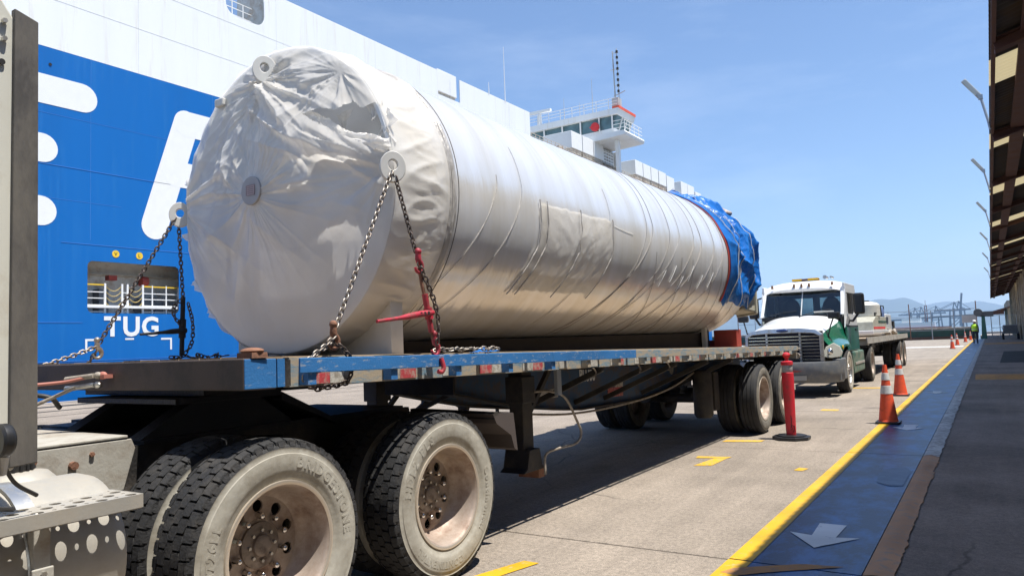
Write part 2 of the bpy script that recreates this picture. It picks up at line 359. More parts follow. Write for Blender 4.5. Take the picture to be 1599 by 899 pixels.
def text_flat(mb, s, size, ext, fn, bold=0, spacing=.08, mi=0):
    x = 0
    for ch in s:
        if ch == ' ': x += size*.35; continue
        vs, fs, w = text_geo(ch, size, ext, bold); x0 = x
        mb.add([fn(v.x+x0, v.y, v.z) for v in vs], fs, mi); x += w+size*spacing
    return x
def bez(ps, n=12):
    """smooth curve (Catmull-Rom) through the points"""
    ps = [Vector(p) for p in ps]; q = [ps[0]*2-ps[1]]+ps+[ps[-1]*2-ps[-2]]; out = []
    for i in range(len(ps)-1):
        a, b, c, d = q[i:i+4]
        for k in range(n):
            t = k/n; out.append(.5*((2*b)+(c-a)*t+(2*a-5*b+4*c-d)*t*t+(3*b-a-3*c+d)*t**3))
    out.append(ps[-1]); return out
N3 = lambda x, y, z: noise.noise(Vector((x, y, z)))
# ================================================================== SETTING
sea = MB().add([(-14000,-800,-3),(14000,-800,-3),(14000,15000,-3),(-14000,15000,-3)], [(0,1,2,3)])
m = mat('sea_water', (.03, .07, .085), .12, bump=.35, bscale=.5, var=.2, scale=.02)
sea.build('sea', 'sea_water')['kind'] = 'structure'
# far hills across the bay
def hill(x0, x1, y, hmax, seed, base=-5, prof=None):
    def fn(u, v):
        x = x0+(x1-x0)*u; e = math.sin(math.pi*min(max(u, 0), 1))**.6
        h = hmax*(.30+.5*abs(N3(u*2.3+seed, 0, 0))+.28*N3(u*6+seed, 3, 0)+.12*N3(u*17, seed, 1)+.05*N3(u*40, seed, 2)+.35*(prof(u) if prof else 0))*e
        k = 1-abs(v*2-1); return (x, y+(v-.5)*4200, base+max(h, 4)*k**.8*(.9+.1*N3(u*30, v*6, seed))*(1+.0*v))
    return MB().grid(150, 21, fn).build('hill', 'hill', smooth=70)
hill(-6200, 1500, 9800, 520, 3.3, prof=lambda u: math.exp(-((u-.64)/.07)**2)*.75+math.exp(-((u-.71)/.05)**2)*.6+.35)['kind'] = 'structure'
hill(-3600, 5500, 12500, 760, 9.1, prof=lambda u: .35+.35*math.exp(-((u-.36)/.06)**2))['kind'] = 'structure'

ground = structure('quay_ground')
YA, YB = -14.3, 96.0
XE = -27.0
gb = MB(); gb.box(XE, -1.5, YA, YB, -3.4, -.045); gb.build('quay_base', 'joint', ground)
# concrete bays: joints every 4.8 m along the quay, every 6.37 m across it
xs = [XE + i*(25.5/4) for i in range(5)]
J = .009
for k in range(-3, 8):
    y0 = .1+4.8*k; y1 = y0+4.8
    for a, b in zip(xs[:-1], xs[1:]):
        MB().box(a+J, b-J, y0+J, y1-J, -.05, random.uniform(-.0015, .0015)).build('concrete_slab', 'concrete', ground, bevel=.008)
fs_ = MB(); fs_.box(XE, -1.5, .1+4.8*8, YB, -.05, 0); fs_.build('concrete_apron', 'concrete_far', ground)
# painted walkway strip, kerb strip and the pavement under the canopy
for k in range(-3, 19):
    y0 = .1+4.8*k; y1 = y0+4.8
    MB().box(-1.5, -.755, y0+J, y1-J, -.05, .0).build('walkway_slab', 'blue_walk', ground)
    yy0, yy1 = y0+J, y1-J
    w0, w1 = -1.545, -1.395
    MB().add([(w0,yy0,.004),(w1,yy0,.004),(w1,yy1,.004),(w0,yy1,.004)], [(0,1,2,3)]).build('yellow_line', 'yellow_paint', ground)
    def kf(u, v, y0=yy0, y1=yy1):
        y = y0+(y1-y0)*v; x = -.75+.165*u
        if u > .6: x += .022*N3(y*2.2, 1, 0)+.022*N3(y*9, 4, 0)+.014*N3(y*26, 2, 0)
        return (x, y, .012*math.sin(math.pi*min(u*1.2, 1))+.006*N3(x*9, y*5, 0) if 0 < u else -.002)
    MB().grid(7, 90, kf).build('kerb_strip', 'kerb_brown' if k < 2 else 'kerb_white', ground, smooth=60)
pv = MB(); pv.add([(-.757,YA,-.012),(12,YA,-.012),(12,124,-.012),(-.757,124,-.012)], [(0,1,2,3)]); pv.build('pavement', 'asphalt', ground)
MB().box(-.757, 12, YA, 124, -3.4, -.05).build('pavement_base', 'joint', ground)
# speed hump across the pavement
hp = MB()
for hy, hh in ((24.7, .09), (67, .08)):
    hp = MB().grid(12, 14, lambda u, v: (-.45+5.2*u, hy-1.0+2.0*v, -.011+hh*math.sin(math.pi*v)**1.5)); hp.build('speed_hump', 'hump_orange', ground, smooth=60)
concrete('tar', (.05, .048, .046), .1)
MB().add([(.2,34,-.009),(6,35,-.009),(6,50,-.009),(.5,48,-.009)], [(0,1,2,3)]).build('tar_patch', 'tar', ground)
# arrows and smaller marks
def arrow(y, s=1):
    x = -1.11
    # shaft, then a wide, hollow-backed head pointing towards the camera
    p = [(x-.09, y+.40), (x-.075, y+.02), (x-.235, y+.06), (x-.0, y-.30), (x+.235, y+.06), (x+.085, y+.02), (x+.10, y+.40)]
    MB().add([(a, b, .0045) for a, b in p], [(0,1,5,6), (1,2,3), (1,3,5), (3,4,5)]).build('arrow_marking', 'white_mark', ground)
for y in (5.68, 12.3, 19, 25.5, 32, 39, 46, 53): arrow(y)
MB().add([(-1.51,4.60,.0045),(-1.46,4.72,.0045),(-1.1,4.98,.0045),(-.86,5.02,.0045),(-.98,4.93,.0045),(-1.25,4.72,.0045),(-1.40,4.58,.0045)], [(0,1,2,3,4,5,6)]).build('worn_stripe', 'orange_faint', ground)
def patch(pts, m='yellow_faint', nm='faded_mark'):
    MB().add([(a, b, .0045) for a, b in pts], [tuple(range(len(pts)))]).build(nm, m, ground)
patch([(-3.08, 8.72), (-2.73, 8.80), (-2.70, 8.93), (-3.10, 8.86)]); patch([(-2.93, 8.20), (-2.74, 8.28), (-2.73, 8.79), (-2.87, 8.76)])
patch([(-3.2, 10.15), (-2.72, 10.27), (-2.70, 10.45), (-3.2, 10.34)]); patch([(-2.93, 3.6), (-2.76, 3.72), (-2.62, 4.28), (-2.74, 4.28)], 'yellow_paint')
patch([(-1.86, 8.28), (-1.77, 8.26), (-1.74, 8.42), (-1.84, 8.45)], 'yellow_paint'); patch([(-2.75, 14.6), (-2.45, 14.6), (-2.45, 14.85), (-2.75, 14.85)])
patch([(-3.3, 20.2), (-2.3, 20.3), (-2.3, 20.6), (-3.3, 20.5)]); patch([(-26, 58), (-1.7, 60), (-1.7, 63.5), (-26, 61)], 'kerb_white', 'pale_band')
patch([(-1.02, 7.9), (-.90, 7.75), (-.79, 7.8), (-.78, 8.6), (-.84, 8.8), (-.97, 8.75), (-1.06, 8.4)], paint('walk_pale', (.055, .12, .22), .9, (.022, .07, .16), .45, 6, amt=.9) and 'walk_pale', 'worn_patch')
# quay edge beam and crane rail strip
MB().box(-27.6, XE, YA, YB, -3.4, .02).build('quay_edge_beam', 'kerb_concrete', ground)
MB().box(-25.4, -24.9, YA, YB, .001, .012).build('rail_strip', 'tar', ground)
MB().box(-23.0, -22.8, YA, YB, .001, .010).build('rail_strip', 'tar', ground)
MB().box(-20.9, -20.85, YA, YB, .001, .006).build('rail_strip', 'tar', ground)

# ================================================================== SHIP
SX = -30.0
ship = thing('car_carrier_ship', 'huge blue and white ship moored along the quay behind the trailer', 'ship', (SX, 40, -3))
def wall(mb, x, th, y0, y1, z0, z1, holes, mi=0):
    ys = sorted({y0, y1, *[h[0] for h in holes], *[h[1] for h in holes]}); zs = sorted({z0, z1, *[h[2] for h in holes], *[h[3] for h in holes]})
    for a, b in zip(ys[:-1], ys[1:]):
        for c, d in zip(zs[:-1], zs[1:]):
            if any(h[0] <= a and b <= h[1] and h[2] <= c and d <= h[3] for h in holes): continue
            mb.box(x-th, x, a, b, c, d, mi)
    for h in holes:      # rounded corners
        r = h[4]
        for cy, cz, sy, sz in ((h[0], h[2], 1, 1), (h[1], h[2], -1, 1), (h[0], h[3], 1, -1), (h[1], h[3], -1, -1)):
            if not r: continue
            arc = [(cy+sy*(r-r*math.sin(t)), cz+sz*(r-r*math.cos(t))) for t in [i*math.pi/12 for i in range(7)]]
            mb.prism([(cy, cz)]+arc, 'x', x-th, x-.001, mi)
ZB = 13.62
tugh = (15.5, 19.46, 3.29, 5.38, .22)
lo = MB(); wall(lo, SX, .05, -70, 93.6, -3, ZB, [tugh]); lo.build('lower_hull', 'hull_blue', ship)
toph = (22.0, 24.27, 17.95, 19.75, .55)
hi = MB(); wall(hi, SX+.004, .05, -70, 50.3, ZB, 19.95, [toph, (38.45, 40.9, 18.3, 19.95, 0)]); wall(hi, SX+.004, .05, 50.3, 93.6, ZB, 17.6, [])
hi.box(SX-8, SX, 50.25, 50.3, 17.6, 19.95)
hi.build('upper_hull', 'hull_white', ship)
bk = MB(); bk.box(-58, -57.9, -70, 93.6, -3, 17.4).box(-58, SX-.05, -70, -69.9, -3, 17.4).box(-58, SX-.05, 93.55, 93.6, -3, 17.4); bk.build('far_side_hull', 'hull_white', ship)
MB().box(-57.9, SX-.05, -69.9, 93.5, 17.2, 17.4).build('weather_deck', 'ship_grey', ship)
# rubbing lines and plate seams on the blue hull
for z, a, b in ((6.02, 14.5, 34), (2.9, -20, 15.3), (9.0, -20, 60), (1.4, -20, 60)):
    MB().box(SX, SX+.012, a, b, z, z+.02).build('plate_seam', mat('hull_seam', (.05, .20, .55), .5) and 'hull_seam', ship)
random.seed(5)
for z in (3.0, 5.9, 7.7, 11.0):
    y = -20
    while y < 60:
        L0 = random.uniform(5, 14)
        if not (z < 6 and 14 < y+L0 and y < 20.5): MB().box(SX, SX+.006, y, y+L0, z, z+.012).build('plate_seam', 'hull_seam', ship)
        y += L0+random.uniform(.5, 3)
for i in range(14):
    y = -18+i*5.6; MB().box(SX, SX+.006, y, y+.012, 6.2, ZB).build('plate_seam', 'hull_seam', ship)
for i in range(9):
    y = -12+i*7.4; MB().box(SX+.004, SX+.010, y, y+.014, ZB, 19.9).build('plate_seam', mat('seam_white', (.66, .66, .64), .5) and 'seam_white', ship)
for z in (15.6, 17.5): MB().box(SX+.004, SX+.010, -20, 50, z, z+.014).build('plate_seam', 'seam_white', ship)
for y, z, h_ in ((14.05, 12.95, .0), (26.5, 17.2, 1.1), (33.2, 17.4, 1.4), (45.5, 17.0, .9)):
    d_ = MB().cyl((SX+.003, y, z), (SX+.02, y, z), .06, n=10).build('scupper', 'black_matt', ship)
# big lettering
def stad(ps, r, mb):
    """thick line with round ends on the hull plane; ps are (y,z)"""
    for (a, b), (c, d) in zip(ps[:-1], ps[1:]):
        L_ = math.hypot(c-a, d-b); t = math.atan2(d-b, c-a)
        poly = [(c+r*math.cos(t+q), d+r*math.sin(t+q)) for q in [math.pi*(-.5+i/12) for i in range(13)]]+[(a+r*math.cos(t+q), b+r*math.sin(t+q)) for q in [math.pi*(.5+i/12) for i in range(13)]]
        mb.prism(poly, 'x', SX, SX+.012+.0005*len(mb.f) % .004)
    return mb
e = MB(); stad([(11.6, 11.93), (15.28, 11.93)], .58, e); stad([(11.0, 9.61), (13.79, 9.61)], .56, e); stad([(10.2, 7.17), (13.75, 7.17)], .57, e); stad([(10.2, 7.2), (11.55, 11.9)], .57, e)
e.build('letter_e', 'white_paint', ship)
a = MB(); stad([(18.33, 7.1), (19.85, 11.93)], .60, a); stad([(19.85, 11.915), (22.2, 11.915)], .59, a); stad([(22.2, 11.9), (22.9, 7.1)], .60, a); stad([(19.3, 9.53), (22.3, 9.53)], .575, a)
a.build('letter_a', 'white_paint', ship)
t = MB(); sc_ = lambda x, y, z: (SX+.01+z, 16.17+x*.98, 2.38+y)
text_flat(t, 'TUG', 1.1, .006, sc_, .035, .07); t.build('tug_lettering', 'white_paint', ship)
k = MB(); k.box(SX, SX+.01, 15.42, 15.97, 2.18, 2.26).box(SX, SX+.011, 15.42, 15.5, 1.72, 2.19).box(SX, SX+.01, 18.6, 19.1, 2.18, 2.26).box(SX, SX+.011, 19.02, 19.1, 1.75, 2.19).box(SX, SX+.01, 17.03, 17.4, 2.2, 2.27)
k.box(SX, SX+.01, 16.6, 17.3, .86, .95); k.build('push_marks', 'white_paint', ship)
for y, ch in ((16.63, 'V'), (17.64, 'L')):
    d = MB().cyl((SX, y, 5.73), (SX+.015, y, 5.73), .15, n=20).build('yellow_roundel', 'yellow', ship)
    q = MB(); text_flat(q, ch, .2, .003, lambda x, yy, z: (SX+.02+z, y-.06+x, 5.66+yy)); q.build('roundel_letter', 'black_matt', d)
# mooring recess behind the opening
rc = MB(); rc.box(SX-2.0, SX-1.95, 13.5, 22, 2.6, 6.2); rc.box(SX-3.4, SX-.05, 13.5, 22, 6.0, 6.2); rc.box(SX-3.4, SX-.05, 13.45, 13.5, 2.6, 6.2); rc.box(SX-3.4, SX-.05, 22, 22.05, 2.6, 6.2); rc.box(SX-3.4, SX-.05, 13.5, 22, 2.6, 2.65)
rc.build('mooring_recess', mat('recess_white', (.78, .76, .71), .7, dirt=((.5, .36, .25), .35, 1.5)) and 'recess_white', ship)
fl = MB()
for i in range(9): fl.box(SX-1.95, SX-.2, 13.9+i*.9, 13.98+i*.9, 5.72, 5.98)
fl.box(SX-1.0, SX-.85, 13.6, 21.9, 5.55, 5.7).box(SX-1.8, SX-1.7, 13.6, 21.9, 5.0, 5.06); fl.build('deck_girders', 'ship_beige', ship)
mc = MB(); mc.cyl((SX-1.3, 18.3, 3.7), (SX-1.3, 18.9, 3.7), .36, n=16).box(SX-1.6, SX-1.1, 19.0, 19.4, 2.65, 4.1).box(SX-1.9, SX-1.4, 16.7, 17.1, 2.65, 4.4).cyl((SX-1.2, 15.9, 2.65), (SX-1.2, 15.9, 4.0), .16, n=12).box(SX-1.9, SX-1.5, 14.4, 15.3, 2.65, 4.6)
mc.build('mooring_winch', mat('winch', (.18, .19, .20), .6) and 'winch', ship, smooth=40)
rd = MB(); rd.cyl((SX-.9, 18.2, 4.75), (SX-.9, 18.5, 4.75), .22, n=10).box(SX-1.3, SX-1.0, 16.9, 17.25, 4.75, 4.95); rd.build('valve_wheel', 'steel_red', ship)
MB().cyl((SX-.5, 20.4, 3.7), (SX-.3, 20.4, 3.7), .35, n=16).build('lifebuoy', 'white_paint', ship)
rl = MB()
for y in (13.9, 14.7, 15.4, 16.31, 17.02, 17.25, 17.92, 18.36, 19.0, 19.6):
    rl.box(SX-.32, SX-.26, y, y+(.075 if 16 < y < 18.2 else .04), 2.65, 4.53)
for z in (4.15, 3.9, 3.62, 3.35):
    rl.box(SX-.31, SX-.28, 13.6, 16.3, z, z+.035).box(SX-.31, SX-.28, 17.95, 21.8, z, z+.035).box(SX-.31, SX-.28, 17.05, 17.3, z, z+.035)
rl.box(SX-.5, SX-.12, 13.6, 21.8, 3.52, 3.62)
rl.build('recess_railing', 'white_paint', ship)
MB().box(SX-.31, SX-.27, 13.6, 16.3, 4.44, 4.49).box(SX-.31, SX-.27, 17.95, 21.8, 4.44, 4.49).build('yellow_handrail', 'yellow', ship)
for y0, y1 in ((16.38, 17.02), (17.33, 17.92)):
    for z in (4.42, 4.2, 3.98, 3.75):
        MB().tube([(SX-.29, y0+(y1-y0)*i/8, z-.2*(1-((i-4)/4)**2)) for i in range(9)], .014, 5).build('safety_chain', mat('rope_yellow', (.55, .40, .12), .7) and 'rope_yellow', ship)
# rails in the opening of the upper hull
hr = MB()
for i, z in enumerate((18.2, 18.5, 18.85, 19.2)): hr.box(SX-1.0, SX-.96, 21, 25.5, z, z+.03)
for y in (21.6, 22.35, 23.05, 23.7, 24.4): hr.box(SX-1.0, SX-.95, y, y+.04, 17.4, 19.22)
hr.box(SX-.9, SX-.6, 22.3, 23.2, 17.5, 18.32); hr.build('opening_railing', 'white_paint', ship)
MB().box(SX-2.2, SX-.06, 24.3, 24.4, 17.4, 20.6).build('opening_screen', 'ship_grey', ship)
# louvred vent box in the bulwark notch
def ventbox(y0, y1, z0, z1, x0=SX-2.2, x1=SX-.05, top=True):
    o = MB().box(x0, x1, y0, y1, z0, z1).build('vent_box', 'white_paint', ship, bevel=.03)
    MB().box(x0+.1, x1-.1, y0+.1, y1-.1, z0-.45, z0).build('vent_plinth', 'ship_beige', o)
    return o
ventbox(38.5, 40.6, 18.55, 20.1)
MB().box(SX-2.5, SX-.1, 38.4, 40.95, 17.4, 18.3).build('vent_base', 'ship_beige', ship)
# row of white boxes on deck aft of the bulwark
for y0, y1, z0, z1 in ((57.5, 59.55, 18.55, 20.1), (59.68, 61.8, 18.55, 20.1), (61.95, 64.0, 18.55, 20.1), (66.9, 68.0, 18.5, 20.0), (71.6, 73.6, 18.6, 20.15), (73.75, 75.8, 18.6, 20.15), (75.95, 78.0, 18.6, 20.15), (78.2, 80.4, 18.6, 20.15), (80.6, 83.0, 17.4, 20.0), (85.3, 87.5, 18.5, 20.1), (87.6, 90, 18.5, 20.1), (90.4, 92.6, 17.4, 19.6)):
    ventbox(y0, y1, z0, z1, SX-3.0, SX-.05)
lv = MB().box(SX-1.2, SX-.25, 64.2, 66.7, 18.5, 19.9).build('louvre_panel', 'ship_grey', ship)
q = MB()
for i in range(4): q.box(SX-.25, SX-.22, 64.3, 66.6, 18.65+i*.3, 18.75+i*.3)
for i in range(5): q.box(SX-.25, SX-.215, 64.3+i*.55, 64.36+i*.55, 18.6, 19.85)
q.build('louvre_bars', 'white_paint', lv)
dr = MB()
for i in range(65):
    y = 50.6+i*.65
    dr.box(SX-.1, SX-.06, y, y+.04, 17.4, 18.35)
for z in (17.8, 18.1, 18.34): dr.box(SX-.1, SX-.06, 50.4, 92.8, z, z+.03)
dr.build('deck_railing', 'ship_beige', ship)
MB().box(SX-.6, SX-.3, 55.6, 56.4, 17.4, 18.4).box(SX-.8, SX-.2, 58.6, 59.3, 17.4, 18.5).build('deck_gear', 'ship_beige', ship)
# bridge wing reaching out over the side
bw = MB()
WY0, WY1 = 63.0, 66.4
x0, x1 = -44.0, -28.45
# lower tray with sloped belly, window band, roof
bw.prism([(x0, 20.1), (-32, 19.95), (-27.0, 20.2), (-26.9, 20.45), (-27.0, 20.62), (x0, 20.62)], 'y', WY0-.9, WY1+.3)
bw.prism([(x0, 20.6), (x1, 20.6), (x1+.1, 21.25), (x0, 21.0)], 'y', WY0, WY1)
bw.prism([(x0, 22.35), (x1+.55, 22.45), (x1+.75, 23.0), (x0, 23.0)], 'y', WY0-.35, WY1+.2)
bw.build('wing_body', 'hull_white', ship)
gl = MB().prism([(-43.5, 21.0), (x1-.05, 21.25), (x1+.45, 22.45), (-43.5, 22.35)], 'y', WY0+.02, WY1-.05).build('wing_window', 'ship_glass', ship)
for x in (-35.95, -33.9, -31.9, -29.9, -28.55): MB().bar((x, WY0+.0, 21.0), (x+.12, WY0-.25, 22.5), .12, .1, 0, (0, 1, 0)).build('window_mullion', 'white_paint', ship)
for y in (64.1, 65.2, 66.3): MB().bar((x1+.02, y, 21.1), (x1+.5, y, 22.5), .1, .12).build('window_mullion', 'white_paint', ship)
MB().cyl((-30.2, WY0-.42, 21.6), (-30.2, WY0-.2, 21.6), .42, n=14).box(-30.7, -29.7, WY0-.46, WY0-.4, 21.55, 21.65).build('life_ring', 'red', ship)
MB().box(-28.35, -27.65, WY0-.3, WY1+.2, 22.98, 23.22).build('red_side_light', 'orange_red', ship)
wr = MB()
for i in range(12):
    x = -43+i*1.3; wr.cyl((x, WY0-.3, 23), (x, WY0-.3, 24.0), .035, n=6)
for z in (23.4, 23.7, 24.0): wr.bar((-43.5, WY0-.3, z), (-27.8, WY0-.3, z), .04, .04)
for i in range(4): wr.cyl((-27.1, WY0-.5+i*1.1, 20.6), (-27.1, WY0-.5+i*1.1, 21.7), .035, n=6)
for z in (21.0, 21.35, 21.7): wr.bar((-27.1, WY0-.6, z), (-27.1, WY1+.2, z), .04, .04); wr.bar((-28.3, WY0-.6, z), (-27.1, WY0-.6, z), .04, .04)
wr.build('wing_railing', 'white_paint', ship)
MB().box(-28.45, -28.1, 63.2, 63.6, 16.8, 20.3).box(-30, -28.1, 63.2, 66.1, 16.6, 16.8).build('wing_support', 'hull_white', ship)
MB().box(-58, -36.5, 63.2, 74, 17.4, 23.0).build('bridge_house', 'hull_white', ship)
ms = MB(); ms.box(-28.75, -28.1, 63.6, 64.4, 23, 24.3)
ms.tube([(-28.55, 64, 24.2), (-28.62, 64, 29.0)], .06, 6).tube([(-28.15, 64, 24.2), (-28.2, 64, 29.2)], .04, 6)
ms.bar((-28.6, 64, 25.6), (-28.0, 64, 25.6), .05, .05).bar((-28.9, 64, 27.2), (-28.0, 64, 27.2), .05, .05).bar((-28.6, 64, 28.8), (-28.0, 64, 28.8), .05, .05).bar((-28.7, 64, 24.6), (-27.5, 64, 24.9), .06, .06)
ms.build('signal_mast', 'ship_grey', ship)
for i in range(8): MB().cyl((-28.18, 64, 24.9+i*.55), (-28.18, 64, 25.12+i*.55), .12, n=8).build('mast_lamp', 'black_matt', ship)
rdm = MB().cyl((-36.4, 63, 23), (-36.4, 63, 24.2), .25, .18, n=10).build('radar_post', 'hull_white', ship)
MB().bar((-37.7, 63, 24.42), (-35.1, 63, 24.36), .3, .26).build('radar_scanner', 'white_paint', rdm)
for x, y, z0, z1 in ((-29.97, 46.7, 19.9, 24.2), (-29.97, 44.5, 19.9, 20.8), (-30.5, 63, 23, 26.5), (-33.6, 63, 23, 25.2), (-31.9, 63, 23, 24.4)):
    MB().cyl((x, y, z0), (x, y, z1), .035, .015, n=6).build('whip_antenna', 'ship_grey' if y > 60 else 'white_paint', ship)

# ================================================================== WAREHOUSE
EX, EZ, SLP = .262, 5.05, math.tan(R_(15.5))
wh = thing('warehouse', 'long shaded warehouse with brown steel canopy along the right edge', 'warehouse', (3.6, 40, 0))
WX = 2.45
CY0, CY1 = -14, 121
def corr(u, v, y0, y1, x0, x1):
    y = y0+(y1-y0)*v; x = x0+(x1-x0)*u; w = .02*math.sin(2*math.pi*y/.16)
    return (x, y, EZ+(x-EX)*SLP+w)
ivs = []; y = CY0; k = 0
pale = [(11.9, 13.1), (16.5, 17.9), (23, 24.4), (31, 32.5), (41, 42), (54, 55.3), (70, 71.3), (88, 89.3), (3, 4.4), (-6, -4.6)]
pale.sort()
cuts = [CY0]
segs = []
cur = CY0
for a, b in pale: segs.append((cur, a, 0)); segs.append((a, b, 1)); cur = b
segs.append((cur, CY1, 0))
film('sheet_pale', (.80, .68, .40), .30, .6, .05, 6, clear=0)
MATS['sheet_pale'].node_tree.nodes['Principled BSDF'].inputs['Transmission Weight'].default_value = 0
for a, b, ispale in segs:
    while a < b-.01:
        c = min(b, a+2.8) if not ispale else b
        n = max(8, int((c-a)/.16*6))
        MB().grid(2, n, lambda u, v: corr(u, v, a, c, EX-.02, 3.2)).build('translucent_sheet' if ispale else 'roof_sheet', 'sheet_pale' if ispale else 'canopy_sheet', wh, smooth=60)
        a = c
for i in range(24):
    y = 10.9+i*5.35-21.4
    b = MB(); b.bar((EX+.03, y, EZ-.20), (WX+.3, y, EZ-.20+(WX+.27-EX)*SLP), .16, .02).bar((EX+.03, y, EZ-.06), (WX+.3, y, EZ-.06+(WX+.27-EX)*SLP), .16, .02).bar((EX+.03, y, EZ-.13), (WX+.3, y, EZ-.13+(WX+.27-EX)*SLP), .02, .13)
    b.build('canopy_beam', 'canopy_brown', wh)
for x in (EX+.42, EX+1.5):
    z = EZ+(x-EX)*SLP-.045; MB().box(x-.11, x+.11, CY0, CY1, z-.1, z-.03).build('purlin', 'canopy_brown', wh)
MB().box(EX-.0, EX+.05, CY0, CY1, EZ-.09, EZ-.03).build('eave_angle', 'canopy_brown', wh)
w = MB()
w.box(WX+.12, WX+.4, CY0, CY1, -.02, 5.7); w.build('wall', 'wall_beige', wh)
for i in range(25):
    y = CY0+2+i*5.35; MB().box(WX-.12, WX+.13, y-.2, y+.2, -.02, 5.55).build('pilaster', 'wall_beige', wh, bevel=.02)
for i in range(5): MB().box(WX+.08, WX+.125, 10.5+i*21.4, 14+i*21.4, 0, 4.2).build('shutter_door', 'galv', wh)
# lamps on arms fixed to the eave, each its own thing
def eave_lamp(y, label, big=1.0):
    t = thing('eave_floodlight', label, 'floodlight', (EX, y, EZ-.2), 'floodlights along the warehouse eave')
    MB().tube([(EX-.01, y, EZ-.12), (EX-.03, y, EZ+.04), (EX-.12, y, EZ+.52)], .022, 8).build('arm', 'galv', t, smooth=50)
    h = MB(); h.bar((EX-.11, y-.0, EZ+.48), (EX-.36, y-.05, EZ+.84), .09, .05, 0, (0, 1, 0)).build('lamp_head', 'galv', t, bevel=.02)
    MB().bar((EX-.17, y-.04, EZ+.54), (EX-.34, y-.075, EZ+.80), .06, .03, 0, (0, 1, 0)).build('lens', 'lamp_lens', t)
    MB().box(EX-.15, EX-.08, y-.04, y+.04, EZ+.45, EZ+.53).build('bracket', 'galv', t)
for i, (y, lb) in enumerate(((15.6, 'large grey floodlight on the warehouse eave, nearest the camera'), (23.2, 'grey floodlight on the eave, second from the camera'), (31.5, 'small grey floodlight on the eave, third from the camera'), (42, 'small floodlight on the eave, fourth from the camera'), (54, 'tiny floodlight on the eave, fifth from the camera'), (68, 'tiny floodlight on the eave, farthest from the camera'))):
    eave_lamp(y, lb)
# ================================================================== WHEELS
def polar_disc(mb, x, r0, r1, nsec, rc, rh, cx=0, mi=0, th=.012):
    """flat annulus normal to X with round hand holes"""
    k = 12
    for s in range(nsec):
        a0 = 2*math.pi*s/nsec; a1 = 2*math.pi*(s+1)/nsec; am = (a0+a1)/2
        def bp(t):   # boundary of the cell, walked once for t in 0..1, starting mid outer edge
            q = (t*4) % 4
            if q < 1: return (r0+(r1-r0)*q, a0)          # side a0 outwards
            if q < 2: return (r1, a0+(a1-a0)*(q-1))
            if q < 3: return (r1+(r0-r1)*(q-2), a1)
            return (r0, a1+(a0-a1)*(q-3))
        outer = []; inner = []; n = 16
        for i in range(n):
            r, a = bp(i/n); outer.append((r*math.cos(a), r*math.sin(a)))
        cy, cz = rc*math.cos(am), rc*math.sin(am)
        for oy, oz in outer:
            t = math.atan2(oz-cz, oy-cy); inner.append((cy+rh*math.cos(t), cz+rh*math.sin(t)))
        b = [(x, *p) for p in outer]+[(x, *p) for p in inner]+[(x-th, *p) for p in inner]
        fs = [(i, (i+1) % n, n+(i+1) % n, n+i) for i in range(n)]+[(n+i, n+(i+1) % n, 2*n+(i+1) % n, 2*n+i) for i in range(n)]
        mb.add(b, fs, mi)
TYRE_R = .52
